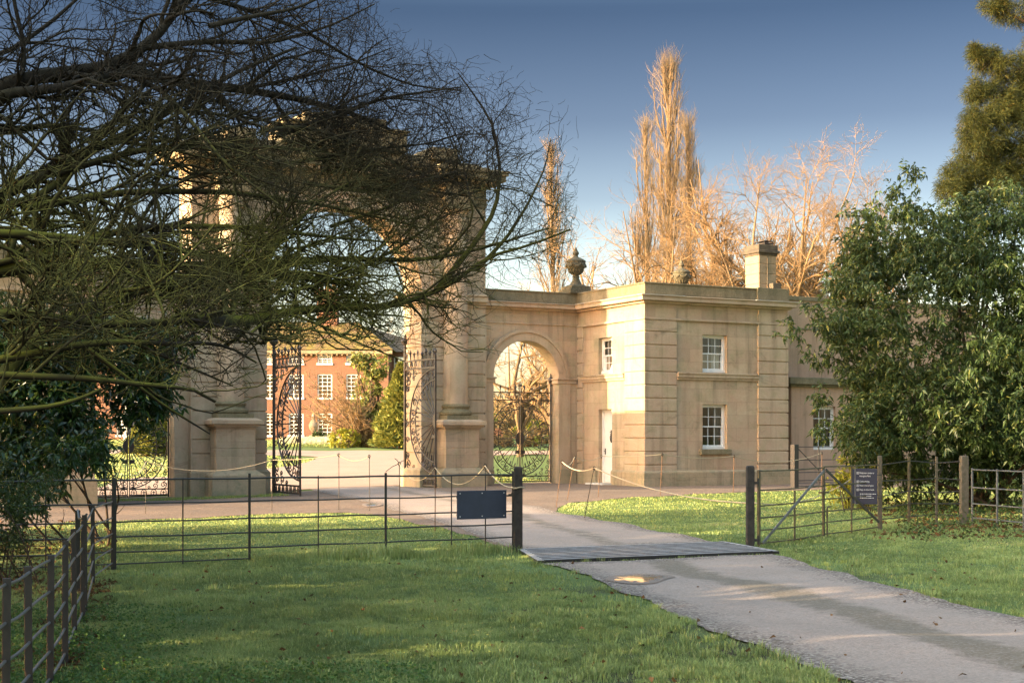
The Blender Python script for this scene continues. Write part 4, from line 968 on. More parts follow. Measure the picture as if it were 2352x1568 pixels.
# dark post with a small iron gate in front of the pink wing
bx,by_=px(1825,41.3); rp_=thing('small_gate','dark post with a narrow braced iron gate before the pink wing','gate',(bx,by_,T(bx,by_)),.1)
o=MB(); o.box(-.085,.085,-.085,.085,-.3,1.24); o.build('post',M['fence'],rp_,world=False,bevel=.008)
for h in (1.17,.80,.45,.22,.06):
    o=MB(); o.tube([(.08,0,h),(1.7,0,h)],.012,6); o.build('rail',M['fence'],rp_,world=False)
o=MB(); o.bar((.95,0,0),(.95,0,1.2),.03,.02,(0,1,0)); o.build('stile',M['fence'],rp_,world=False)
o=MB(); o.bar((.1,0,1.15),(.95,0,.5),.02,.02); o.build('diagonal_brace',M['fence'],rp_,world=False)

# ------------------------------------------------------------------ boards
bd=thing('blank_board','blank blue-grey board hung on the iron fence beside the timber post','board',tuple(fa(xt(1104))+Vector((0,0,.70))),dirn(fa(.9),fa(1.0)))
o=MB(); o.box(-.405,.405,-.045,-.025,-.205,.205); o.build('panel',M['blueboard'],bd,world=False,bevel=.004)
o=MB()
for x in (-.36,.36,0):
    for z in (-.17,.17): o.lathe([(.008,0),(.008,.004),(.004,.006)],(x,-.045,z),6)
for i,v in enumerate(o.v): pass
sc_=MB()
for x in (-.36,-.0,.36):
    for z in (-.165,.165): sc_.box(x-.007,x+.007,-.048,-.0445,z-.007,z+.007)
sc_.build('screw',M['white'],bd,world=False)
o=MB(); o.box(-.38,-.34,-.025,.03,.09,.12); o.box(.34,.38,-.025,.03,.09,.12); o.box(-.38,-.34,-.025,.03,-.16,-.13); o.box(.34,.38,-.025,.03,-.16,-.13); o.build('bracket',M['fence'],bd,world=False)

sx_,sz_=(1990-CXI)/F*25.55,25.55; sp=gpt(sx_,sz_)
sg=thing('notice_sign','navy notice board with white visitor rules beside the sign post','sign',(sp.x,sp.y,sp.z+.80),-TH-math.radians(2)-.20)
o=MB(); o.box(-.185,.185,-.02,.0,-.31,.31); o.build('board',M['navy'],sg,world=False,bevel=.003)
o=MB(); o.box(-.245,-.20,-.02,.0,-.30,.30); o.build('side_flange',M['navy'],sg,world=False,bevel=.003)
o=MB(); o.box(-.20,-.185,-.024,-.001,-.312,.312); o.build('edge_strip',M['galv'],sg,world=False)
def text(s,x,z,size,parent,sx=1.0):
    c=bpy.data.curves.new('lettering','FONT'); c.body=s; c.size=size; c.extrude=.0008; c.align_x='LEFT'; c.space_character=.97
    c.materials.append(M['lettering']); o=bpy.data.objects.new('lettering',c); link(o); o.parent=parent
    dg=bpy.context.evaluated_depsgraph_get(); me=bpy.data.meshes.new_from_object(o.evaluated_get(dg)); bpy.data.objects.remove(o); o=bpy.data.objects.new('lettering',me); link(o); o.parent=parent
    o.location=(x,-.0215,z); o.rotation_euler=(PI/2,0,0); o.scale=(sx,1,1); return o
text('Pedestrian access to',-.118,.222,.040,sg,.78); text('Attingham Park',-.118,.168,.040,sg,.78)
text('Cattle grazing',-.118,.075,.040,sg,.78); text('Please close all gates',-.118,.005,.040,sg,.75); text('Dogs on short leads',-.118,-.068,.040,sg,.78)
o=MB()
for z in (.218,.07,-.0,-.072):   # small pictograms
    o.box(-.165,-.128,-.0216,-.0206,z+.030,z+.034); o.box(-.165,-.128,-.0216,-.0206,z-.004,z); o.box(-.165,-.161,-.0216,-.0206,z,z+.03); o.box(-.132,-.128,-.0216,-.0206,z,z+.03); o.box(-.150,-.142,-.0216,-.0206,z+.004,z+.026)
o.build('pictogram',M['lettering'],sg,world=False)
o=MB()
for z,l in ((-.135,.27),(-.170,.20),(-.205,.235)):
    x=-.11; k=0
    while x<-.11+l:
        w_=(.021,.034,.013,.028)[k%4]; o.box(x,min(x+w_,-.11+l),-.0216,-.0206,z,z+.011); x+=w_+.008; k+=1
o.build('small_print',M['lettering'],sg,world=False)
o=MB(); o.tube([(.185,.01,.2),(.26,.03,.2)],.008,6); o.tube([(.185,.01,-.2),(.26,.03,-.2)],.008,6); o.build('bracket',M['fence'],sg,world=False)

# ------------------------------------------------------------------ rope barrier
def stake(label,tx,ty,bx,by,mat):
    b=gp(bx,by); zb=T(*b); zc=b[0]*ST+b[1]*CT
    tX,tY=px(tx,zc); tz=hz(ty,zc); s=thing('rope_stake',label,'stake',(b[0],b[1],zb),0,'thin rope stakes along the drive')
    o=MB(); o.tube([(b[0],b[1],zb-.1),((b[0]+tX)/2+.006,(b[1]+tY)/2,(zb+tz)/2),(tX,tY,tz+.02)],.0085,6); o.build('rod',mat,s)
    o=MB(); o.tube([(tX+.03*math.cos(a),tY+.005*math.sin(a*2),tz+.03*math.sin(a)) for a in [2*PI*k/10 for k in range(10)]],.0065,5,closed=True); o.tube([(tX-.02,tY,tz-.02),(tX+.02,tY,tz-.05)],.010,5); o.build('eyelet',M['rod'],s)
    return Vector((tX,tY,tz))
SK={}
for k,(tx,ty,bx,by,mt,lb) in {
 'a':(335,1060,334,1180,'rod','thin stake standing before the far side gate by the laurel'),
 'b':(625,1056,624,1174,'rod','thin stake beside the open drive gate under the branches'),
 'c':(778,1044,778,1172,'rod','dark stake in the gateway, next to the drive gate under the branches'),
 'd':(848,1047,849,1174,'rod','dark stake standing about the middle of the gateway opening'),
 'e':(917,1064,918,1198,'rod','dark stake with splayed rope ends before the column-side drive gate'),
 'f':(999,1073,999,1222,'rust','stake before the column pedestal, holding two sagging ropes'),
 'g':(1114,1069,1115,1240,'rod','stake above the blank board, rope running down to the timber post'),
 'h':(1291,1060,1276,1166,'rust','rusty stake leaning at the tip of the sunlit lodge lawn'),
 'i':(1320,1049,1301,1150,'rust','rusty leaning stake just behind the lawn tip'),
 'j':(1365,1074,1340,1191,'rod','dark leaning stake standing in the lodge lawn by the drive bend'),
 'k':(1381,1047,1373,1142,'rust','rusty stake in front of the white lodge door'),
 'l':(1521,1043,1516,1139,'rust','rusty stake in front of the lodge corner pilaster'),
 'm':(1686,1047,1684,1131,'rust','rusty stake under the lower lodge window'),
 'n':(1888,1040,1886,1122,'rust','far stake by the pink wing, where the rope ends')}.items():
    SK[k]=stake(lb,tx,ty,bx,by,M[mt])
def rope(p,q,sag,label,r=.008):
    pts=[p.lerp(q,t/14)+Vector((0,0,-4*sag*(t/14)*(1-t/14))) for t in range(15)]
    o=MB(); o.tube(pts,r,6); o=o.build('rope',M['rope'],None,smooth=True); tag(o,label,'rope','pale ropes strung between the stakes'); return o
rope(gpt(-6.6,25.5)+Vector((0,0,1.0)),SK['a'],.10,'rope running from behind the laurel to the stake at the side gate')
rope(SK['a'],SK['b'],.22,'pale rope sagging across the foot of the shaded pier')
rope(SK['b'],SK['c'],.03,'thin rope taut past the drive gate under the branches')
rope(SK['c'],SK['d'],.12,'thin rope sagging between two dark stakes in the gateway')
rope(SK['e'],SK['f'],.28,'pale rope sagging below the column-side drive gate')
rope(SK['f'],SK['g'],.30,'pale rope sagging before the column pedestal')
tp=Vector((pl.x,pl.y,pl.z+.93)); rope(SK['g'],tp+Vector((-.07,-.06,0)),.10,'pale rope dropping to the timber grid post')
o=MB(); o.tube([tp+Vector((.092*math.cos(a),.092*math.sin(a),.01*math.sin(3*a))) for a in [2*PI*k/16 for k in range(16)]],.010,6,closed=True); tag(o.build('rope',M['rope'],None,smooth=True),'rope loop knotted around the timber grid post','rope','pale ropes strung between the stakes')
rope(SK['h'],SK['j'],.12,'short pale rope from the lawn tip stake to the leaning dark stake',.011)
rope(SK['h'],SK['i'],.14,'short rope hanging between the two leaning rusty stakes')
rope(SK['i'],SK['k'],.10,'rope hanging in front of the lodge inner corner')
rope(SK['k'],SK['l'],.03,'rope stretched level past the white door')
rope(SK['l'],SK['m'],.07,'rope sagging across the lodge front below its lower window')
rope(SK['m'],SK['n'],.20,'long rope sagging past the end pilaster to the pink wing')
pe=gpt((1738-CXI)/F*23.5,23.5)+Vector((0,0,.62)); rope(SK['j'],pe,.16,'long pale rope sloping down across the lodge lawn to the field gate',.011)
pf=gpt((1955-CXI)/F*26.0,26.0)+Vector((0,0,.92)); rope(pe,pf,.16,'thin rope behind the bars of the field gate',.008)
o=MB(); e=SK['e']
for d in ((.12,.0,.06),(-.28,.03,-.16),(-.10,0,.10)): o.tube([e,e+Vector(d)*.5+Vector((0,0,.02)),e+Vector(d)],.007,5)
tag(o.build('rope',M['rod'],None),'frayed rope ends sticking out of a dark stake','rope','pale ropes strung between the stakes')
# ------------------------------------------------------------------ vegetation generators
def unit(v): return v/(np.linalg.norm(v,axis=-1,keepdims=True)+1e-9)
def grow(P,R,n,tr,lr,ang,N,wig,trop,rr,r,lscale=None,rend=.35,rmin=0):
    """children of branches P (B,M,3), R (B,M)"""
    B,Mn=R.shape; n=np.full(B,n) if np.isscalar(n) else n; idx=np.repeat(np.arange(B),n); K=len(idx)
    t=r.uniform(tr[0],tr[1],K); f=t*(Mn-1); i0=np.minimum(f.astype(int),Mn-2); u=(f-i0)[:,None]
    p=P[idx,i0]*(1-u)+P[idx,i0+1]*u; tan=unit(P[idx,i0+1]-P[idx,i0]); r0=(R[idx,i0]*(1-u[:,0])+R[idx,i0+1]*u[:,0])*rr
    rv=unit(np.cross(tan,r.normal(size=(K,3)))); a=r.uniform(ang[0],ang[1],K)[:,None]; d=unit(np.cos(a)*tan+np.sin(a)*rv)
    L=r.uniform(lr[0],lr[1],K)*(1-.45*t)
    if lscale is not None: L=L*lscale[idx]
    out=np.zeros((K,N,3)); out[:,0]=p; st=(L/(N-1))[:,None]
    tropv=np.asarray(trop)
    for k in range(1,N):
        d=unit(d+r.normal(size=(K,3))*wig+tropv); out[:,k]=out[:,k-1]+d*st
    r0=np.maximum(r0,rmin); RR=r0[:,None]*np.linspace(1,rend,N)[None]
    return out,RR
def tubes(sets,sides):
    Vs,Fs=[],[]; off=0
    for (P,R),sd_ in zip(sets,sides):
        B,N,_=P.shape; Tn=unit(np.gradient(P,axis=1)); ov=unit(P[:,-1]-P[:,0]); a=np.where(np.abs(ov[:,2:3])<.8,np.array([[0,0,1.]]),np.array([[1.,0,0]]))[:,None,:]
        u=unit(np.cross(Tn,a)); v=np.cross(Tn,u); an=np.arange(sd_)*2*PI/sd_
        ring=P[:,:,None,:]+R[:,:,None,None]*(np.cos(an)[None,None,:,None]*u[:,:,None,:]+np.sin(an)[None,None,:,None]*v[:,:,None,:])
        Vs.append(ring.reshape(-1,3)); b=np.arange(B)[:,None,None]*N*sd_; i=np.arange(N-1)[None,:,None]*sd_; k=np.arange(sd_)[None,None,:]; k2=(k+1)%sd_
        q=np.stack([b+i+k,b+i+k2,b+i+sd_+k2,b+i+sd_+k],-1).reshape(-1,4)+off; Fs.append(q); off+=B*N*sd_
    return np.concatenate(Vs),[np.concatenate(Fs)]
def resam(pts,N):
    P=np.array(pts,float); d=np.r_[0,np.cumsum(np.linalg.norm(np.diff(P,axis=0),axis=1))]; s=np.linspace(0,d[-1],N*4)
    Q=np.stack([np.interp(s,d,P[:,k]) for k in range(3)],1)
    w_=np.ones(7)/7; Q2=Q.copy()
    for k in range(3): Q2[3:-3,k]=np.convolve(Q[:,k],w_,'valid')
    Q2[:3]=Q[:3]; Q2[-3:]=Q[-3:]; i=np.linspace(0,len(Q2)-1,N).astype(int); return Q2[i]
def leafmesh(name,pos,ax,size,ratio,mat,r,parent=None,fold=.25,droop=.25,tint=None,label=None):
    """pointed leaves: 6 verts, 4 faces folded on the midrib"""
    n=len(pos); ax=unit(ax); sd_=unit(np.cross(ax,r.normal(size=(n,3)))); nr=np.cross(sd_,ax); L=size[:,None]; W=L*ratio
    mid=pos+ax*L*.5+nr*L*.02; tip=pos+ax*L-np.array([0,0,1])*L*droop
    l1=pos+ax*L*.42+sd_*W*.5+nr*W*fold; r1=pos+ax*L*.42-sd_*W*.5+nr*W*fold
    V=np.stack([pos,l1,tip,r1,mid],1).reshape(-1,3); o=np.arange(n)*5
    f=[np.concatenate([np.stack([o,o+4,o+1],1),np.stack([o+4,o+2,o+1],1),np.stack([o,o+3,o+4],1),np.stack([o+4,o+3,o+2],1)])]
    t=r.random(n) if tint is None else tint
    return np_obj(name,V,f,mat,parent,attrs={'tint':np.repeat(t,5)})
def shoots(centers,per,spread,leaves,size,r,axis_bias,out=None):
    """leaf rosettes: returns pos, axis, size. centers (n,3) -> per shoots each around it"""
    C=np.repeat(centers,per,0); n=len(C); d=r.normal(size=(n,3)); d=unit(d); S=C+d*(spread*r.random(n)**.45)[:,None]
    sdir=unit(d*.7+np.asarray(axis_bias)+r.normal(size=(n,3))*.35)
    k=leaves; P=np.repeat(S,k,0); D=np.repeat(sdir,k,0); m=len(P)
    P=P-D*(r.random(m)*size*1.5)[:,None]; A=unit(D*.75+r.normal(size=(m,3))*.55+np.array([0,0,-.18])); return P,A,size*r.uniform(.45,1.15,m)
def ell(n,c,ax,r,inner=.55,zmin=None):
    d=unit(r.normal(size=(n,3))); q=c+d*np.asarray(ax)*(inner+(1-inner)*r.random(n)**.5)[:,None]
    return q if zmin is None else q[q[:,2]>zmin]
def cvec(xc,zc,z): return np.array([*cw(xc,zc),z])
def pim(x,y,zc): return np.array([*px(x,zc),hz(y,zc)])
VIEWX=np.array([CT,-ST,0.]); VIEWZ=np.array([ST,CT,0.])

# ------------------------------------------------------------------ big foreground bare tree
r=np.random.default_rng(42)
def limb(pts,r0,r1,N=14): return resam([pim(*p) for p in pts],N),np.linspace(r0,r1,N)
LIMBS=[
 ([(-260,420,13),(0,190,13),(150,167,13.2),(270,152,13.4),(330,112,13.5),(400,40,13.7),(450,-70,14)],.075,.028),
 ([(270,158,13.4),(420,190,13.8),(560,206,14.2),(700,230,14.6),(820,264,15),(900,300,15.3)],.05,.014),
 ([(-240,380,12.6),(0,215,12.6),(120,206,12.7),(230,182,12.9),(282,165,13.2)],.05,.03),
 ([(285,165,13.2),(380,214,12.9),(440,280,12.6),(520,380,12.3),(640,470,12.1)],.024,.008),
 ([(-240,560,12),(60,424,12.3),(200,350,12.8),(330,290,13.2),(430,232,13.5),(540,165,13.8),(680,110,14.2)],.05,.012),
 ([(-240,600,12),(0,480,12.1),(120,440,12.4),(220,330,12.6),(300,230,12.9),(420,100,13.4)],.04,.01),
 ([(-240,770,10),(0,716,10.2),(90,723,10.4),(200,743,10.6),(330,744,10.9),(440,735,11.2),(530,712,11.5)],.036,.020),
 ([(-200,1120,10.2),(0,880,10.5),(54,792,10.8),(126,738,11.1),(216,705,11.5),(300,672,11.9),(430,640,12.5),(640,610,13.5),(820,590,14)],.055,.012),
 ([(-240,540,11),(0,533,11.2),(144,546,11.5),(252,557,11.8),(396,572,12.3),(560,600,13),(760,645,14)],.034,.012),
 ([(-240,660,11.5),(40,615,11.8),(250,604,12.2),(450,612,12.8),(640,632,13.4),(820,655,14)],.055,.018),
 ([(-200,860,10),(60,815,10.2),(200,787,10.4),(300,784,10.6),(414,792,10.9),(480,785,11.2),(540,800,11.4),(588,832,11.6)],.030,.008),
 ([(-200,850,10),(36,863,9.8),(144,866,9.9),(230,871,10),(306,881,10.2),(396,888,10.4),(461,896,10.6),(494,922,10.7)],.028,.010),
 ([(-200,965,9.5),(0,944,9.6),(108,935,9.7),(180,917,9.8),(232,893,9.9)],.026,.009),
 ([(250,760,10.6),(349,806,10.8),(432,842,11),(535,886,11.2)],.016,.005),
 ([(200,800,10.3),(306,878,10.5),(378,932,10.7),(482,996,10.9)],.016,.005),
 ([(440,735,11.2),(560,738,12.4),(660,716,13.2),(753,706,13.8),(897,704,14.4),(987,677,14.8),(1059,640,15),(1112,590,15.2),(1202,569,15.4),(1310,527,15.6)],.050,.009,22),
 ([(420,612,12.8),(600,606,13.6),(753,594,14.2),(969,598,15),(1077,579,15.3),(1167,553,15.5),(1260,524,15.7)],.036,.008,18),
 ([(1000,670,14.9),(1090,560,15.1),(1140,480,15.2),(1150,390,15.3),(1134,285,15.3),(1092,222,15.2),(1052,168,15.2)],.030,.006),
 ([(1095,620,15.2),(1165,545,15.4),(1215,465,15.6),(1252,385,15.8),(1265,320,16)],.020,.005),
 ([(1010,600,15),(1090,505,14.8),(1068,400,14.8),(1058,330,14.8),(1020,255,14.7)],.012,.004),
 ([(430,-20,14),(560,20,14.6),(700,70,15),(830,150,15.3),(950,200,15.5),(1060,208,15.6)],.026,.006),
 ([(640,310,14.4),(760,270,14.8),(830,242,15),(900,222,15.1),(1060,200,15.2)],.026,.006),
 ([(330,110,13.5),(470,95,13.8),(620,100,14.2),(760,60,14.6),(860,10,15)],.026,.006),
 ([(480,60,13.5),(570,40,13.7),(680,20,14),(790,-30,14.4)],.022,.006),
 ([(-200,330,13),(40,220,13),(60,120,13),(35,20,13),(20,-80,13)],.032,.012),
 ([(-220,180,13.5),(20,120,13.6),(120,50,13.8),(240,-60,14)],.028,.010),
 ([(120,400,12.3),(330,340,12.8),(560,335,13.4),(760,350,14.2),(930,420,15)],.028,.007),
 ([(50,480,11.8),(280,440,12.3),(520,440,13),(740,470,13.8),(960,520,14.6)],.030,.007),
 ([(80,590,11.6),(300,520,12.1),(540,520,12.8),(760,545,13.6),(940,560,14.4)],.028,.007),
 ([(560,205,14.2),(680,180,14.6),(800,150,15),(900,110,15.3)],.018,.005),
 ([(640,560,13.2),(720,470,13.6),(800,420,14),(890,390,14.4)],.016,.005),
 ([(600,700,12.8),(720,740,13.4),(830,790,13.8),(930,830,14)],.016,.005),
 ([(700,420,14.2),(820,440,14.8),(940,430,15.2),(1060,450,15.6),(1130,430,15.8)],.018,.005),
 ([(640,380,13.8),(760,360,14.4),(880,340,15),(990,330,15.4),(1080,300,15.6)],.018,.005),
 ([(760,520,14),(880,480,14.6),(980,440,15),(1060,370,15.4)],.016,.005),
 ([(820,620,14.2),(930,560,14.8),(1010,500,15.2),(1100,470,15.5)],.016,.005),
 ([(600,300,13.6),(700,290,14),(820,330,14.6),(960,400,15.2),(1050,420,15.5)],.018,.005),
 ([(300,230,13),(450,258,13.6),(580,272,14.2),(720,300,14.6),(800,320,14.9)],.018,.006),
 ([(430,200,13.7),(520,245,14),(640,290,14.4),(780,345,15)],.014,.005),
 ([(420,330,13),(540,290,13.4),(660,262,13.9),(760,240,14.3)],.014,.005),
 ([(440,640,12.5),(560,690,12.9),(640,760,13.2),(700,830,13.4)],.014,.004),
]
tree=thing('bare_tree','huge dark bare tree with mossy limbs arching in front of the gateway','tree',tuple(gpt(-6.3,13.2)))
tb=gpt(-6.3,13.2); trunk=resam([tuple(tb+Vector((0,0,-.2))),tuple(tb+Vector((.05,0,1.0))),tuple(tb+Vector((.1,.1,2.6))),tuple(tb+Vector((.25,.2,4.6))),tuple(tb+Vector((.4,.5,7.5)))],14)
LP,LR=[],[]; lst=[(trunk[None],np.linspace(.34,.12,14)[None])]
for e in LIMBS:
    P,R=limb(e[0],e[1]*1.2,e[2]*1.1,e[3] if len(e)>3 else 14); lst.append((P[None],R[None])); LP.append(resam(P,14)); LR.append(np.interp(np.linspace(0,1,14),np.linspace(0,1,len(R)),R))
# short stubs tie limbs that start off the trunk into it
for e in LIMBS:
    if e[0][0][0]<=-150:
        s=pim(*e[0][0]); zt=max(.8,min(7.0,s[2]-.8)); k=int(np.argmin(np.abs(trunk[:,2]-tb.z-zt))); P=resam([trunk[k],(trunk[k]+s)/2+np.array([0,0,.1]),s],6); lst.append((P[None],np.linspace(e[1]*1.3,e[1],6)[None]))
V,Fc=tubes(lst,[10]+[8]*(len(lst)-1)); np_obj('trunk',V,Fc,M['bark_dark'],tree,smooth=True)
LP=np.array(LP); LR=np.array(LR); lens=np.linalg.norm(np.diff(LP,axis=1),axis=2).sum(1)
nk=np.maximum(7,(lens*5.6).astype(int))
B1=grow(LP,LR,nk,(.12,1.0),(.7,1.9),(.45,1.2),10,.19,tuple(VIEWX*.05+np.array([0,0,.02])),.55,r,rend=.3,rmin=.006)
B2=grow(*B1,9,(.1,1.0),(.28,.95),(.5,1.25),8,.24,tuple(VIEWX*.03+np.array([0,0,.03])),.6,r,rend=.4,rmin=.0036)
B3=grow(*B2,5,(.15,1.0),(.12,.40),(.55,1.3),6,.27,(0,0,.05),.7,r,rend=.5,rmin=.0026)
def cull(b):
    P,R=b; zc=P[:,0]@VIEWZ; xc=P[:,0]@VIEWX; x=CXI+xc/zc*F; y=HY-(P[:,0,2]-EYE)/zc*F
    lim=np.where(x<900, 745+np.clip(x-250,0,250)*.0, 760); e=P[:,-1]; ze=e@VIEWZ; ye=HY-(e[:,2]-EYE)/ze*F; xe=CXI+(e@VIEWX)/ze*F
    keep=(np.maximum(y,ye)<lim+np.where(x<560,170,60)) & (np.maximum(x,xe)<1330)
    # the photograph's crown thins towards its upper right
    thin=(x>1060)&(r.random(len(x))<.5)
    up=thin|(np.minimum(y,ye)+r.normal(0,26,len(x))<np.interp(np.maximum(x,xe),[855,870,905,1000,1060,1150,1275],[-900,20,70,105,150,165,240]))
    hole=(np.abs(x-770)<130)&(ye>535)&(ye<590)&(r.random(len(x))<.75)
    low=(np.maximum(y,ye)>790)&(r.random(len(x))<.6)
    sky=(y<300)&(r.random(len(x))<.28)
    k=keep&~up&~hole&~low&~sky; return P[k],R[k]
B1,B2,B3=cull(B1),cull(B2),cull(B3)
V,Fc=tubes([B1,B2,B3],[5,4,3]); np_obj('crown',V,Fc,M['twig_dark'],tree,smooth=True)
print('twigs',len(B1[0]),len(B2[0]),len(B3[0]))

# ------------------------------------------------------------------ laurels on the left
def bush(name,label,cat,base,ells,n_centers,per,leaves,size,spread,ratio,mat,seed,bias=(0,0,.15),stems=8,stem_r=.03,group=None,tintf=None,zmin=.05,keep=None):
    r=np.random.default_rng(seed); t=thing(name,label,cat,tuple(base),0,group); C=[]
    wts=np.array([a[0]*a[1]*a[2] for c,a in ells])**.67; wts/=wts.sum()
    for (c,a),w_ in zip(ells,wts): C.append(ell(max(3,int(n_centers*w_)),np.array(c),a,r,.6))
    C=np.concatenate(C); C=C[C[:,2]>base[2]+zmin]
    if keep is not None: C=C[keep(C)]
    P,A,S=shoots(C,per,spread,leaves,size,r,bias)
    k=P[:,2]>base[2]+.02; P,A,S=P[k],A[k],S[k]
    tint=np.clip(np.repeat(r.random(len(C)),1)[0]*0+r.beta(1.6,2.2,len(P)),0,1)
    cl=fbm(P[:,0]*1.0+P[:,2]*.7,P[:,1]+P[:,2],.9,seed%50); tint=np.clip(tint*.75+(cl-.5)*.9,0,1); tint=np.where(r.random(len(P))<.04,.95,tint)
    leafmesh('foliage',P,A,S,ratio,mat,r,t,tint=tint)
    sel=C[r.integers(0,len(C),stems)]; b=np.array(base); st=[]
    for s in sel:
        q=b+np.array([r.normal()*.25,r.normal()*.25,-.1]); m=(q+s)/2+np.array([r.normal()*.2,r.normal()*.2,.25]); st.append(resam([q,m,s],8))
    st=np.array(st); R=np.linspace(stem_r,stem_r*.3,8)[None].repeat(len(st),0)
    br=grow(st,R,6,(.3,1.),(.3*spread*2,1.0*spread*2),(.4,1.),5,.15,(0,0,.05),.5,r)
    V,Fc=tubes([(st,R),br],[6,4]); np_obj('stem',V,Fc,M['bark_brown'],t,smooth=True)
    return t
b=gpt(-6.4,22.5)
bush('laurel_bush','dark glossy laurel bush under the mossy limbs, hiding the far lodge','bush',b,
  [(pim(60,900,22.5),(1.1,1.0,1.2)),(pim(120,980,22),(.75,.7,.6)),(pim(250,820,22.5),(.75,.7,.55)),(pim(330,880,22.8),(.42,.4,.5)),(pim(0,1060,21.5),(.55,.5,.5)),(pim(70,1085,20.5),(.35,.35,.22)),(pim(120,1050,20.8),(.3,.3,.2)),(pim(40,1140,20),(.3,.3,.2)),(pim(-140,850,22.5),(1.4,1.2,1.7)),(pim(215,1030,21.5),(.3,.35,.22)),(pim(370,800,22.5),(.35,.3,.35)),(pim(120,800,22.5),(.8,.8,.5)),(pim(330,930,22.6),(.4,.35,.35))],
  760,9,8,.135,.34,.36,M['leaf_laurel'],5,(0,0,-.1),9,.022)
b=gpt(-5.6,16.6)
bush('small_leaved_shrub','small-leaved twiggy shrub growing through the long iron fence below the laurel','bush',b,
  [(pim(-10,1190,16.6),(.42,.4,.45)),(pim(20,1270,16.4),(.24,.25,.28)),(pim(-60,1150,16.8),(.5,.4,.6)),(pim(60,1160,17),(.28,.25,.28)),(pim(90,1110,17.4),(.25,.2,.22))],
  150,7,8,.042,.16,.5,M['leaf_small'],6,(0,0,.2),18,.010)
# unseen evergreens added out of frame on the sun's side to shade the foreground
def shade_tree(xc,zc,h,seed,w_=1.9):
    b=gpt(xc,zc); c=np.array(b)
    bush('evergreen_shade_tree','unseen dense evergreen added beyond the flat-bar fence to shade the verge','tree',b,
      [(c+np.array([0,0,h*.3]),(w_,w_,h*.32)),(c+np.array([.3,.2,h*.62]),(w_*.9,w_*.9,h*.3)),(c+np.array([0,0,h*.85]),(w_*.7,w_*.7,h*.18))],230,8,6,.46,.6,.6,M['leaf_laurel'],seed,(0,0,0),10,.08,'unseen evergreens added for shade')
for k,(xc,zc,h) in enumerate(((-12.5,9,13.5),(-13,11.6,14),(-13.5,14.2,14),(-14,16.6,14),(-14.5,21.4,13.0),(-11,6.2,12),(-9.5,3,10),(-8.5,-.5,8.5))): shade_tree(xc,zc,h,60+k)
# ------------------------------------------------------------------ right evergreen and pine
b=gpt(10.3,32); 
def keepr(C):
    xc=C@VIEWX; zc=C@VIEWZ; x=CXI+xc/zc*F; y=HY-(C[:,2]-EYE)/zc*F
    hole=fbm(x/100.,y/100.,.9,13)<.30
    return ~hole & ~((y>1085)&(x<2300)&(r.random(len(C))<.7))
bush('evergreen_oak','broad dense evergreen tree with drooping leaves covering the pink wing','tree',b,
  [(pim(2150,780,31.5),(2.4,1.8,2.6)),(pim(2340,700,32),(2.3,2,2.3)),(pim(2010,640,32),(1.0,1.0,1.1)),(pim(1995,800,31),(.9,1.0,.9)),(pim(2060,560,32),(1.0,1.0,1.0)),(pim(2330,900,30.5),(2.3,1.6,1.3)),(pim(2130,960,31),(2.0,1.6,1.0)),(pim(2015,985,30.5),(.75,.8,.75)),(pim(2500,820,32),(2.2,2.2,2.8)),(pim(1905,740,30.5),(.40,.5,.16)),(pim(2150,1060,31.5),(1.6,1.0,.7)),(pim(2060,1090,31.5),(.6,.7,.6)),(pim(2330,1050,31),(1.6,1.1,.8)),(pim(2300,480,33),(1.0,.8,.5)),(pim(2230,590,32.5),(1.1,1,1.0)),(pim(2190,500,32.5),(.35,.4,.5)),(pim(2150,360,31.5),(.30,.3,.16)),(pim(2110,400,31.5),(.30,.3,.16)),(pim(2062,455,31.5),(.30,.3,.16)),(pim(1968,492,31.5),(.30,.3,.16)),(pim(2012,540,31.5),(.30,.3,.16)),(pim(1948,560,31.5),(.30,.3,.16)),(pim(1938,650,31.5),(.30,.3,.16)),(pim(1856,722,31.5),(.30,.3,.16)),(pim(1826,762,31.5),(.30,.3,.16)),(pim(1880,830,31.5),(.30,.3,.16)),(pim(1890,905,31.5),(.30,.3,.16)),(pim(1903,990,31.5),(.30,.3,.16)),(pim(2090,500,31.5),(.30,.3,.16)),(pim(1990,600,31.5),(.30,.3,.16)),(pim(2000,1015,30),(.5,.6,.5)),(pim(2110,1120,32.5),(1.5,1.0,.6)),(pim(2330,1100,32.5),(1.4,1.0,.7))],
  2700,7,8,.14,.32,.34,M['leaf_oak'],9,(0,0,-.25),16,.06,keep=keepr)
gb=gpt(7.3,31)
bush('golden_shrub','yellow-green shrub at the foot of the big evergreen, beside the fence panel','bush',gb,[(pim(1955,1075,31),(.42,.4,.42)),(pim(1985,1120,31),(.45,.4,.4)),(pim(1935,1120,31.2),(.3,.3,.35))],70,7,7,.085,.2,.5,M['leaf_gold'],12,(0,0,.3),10,.015)
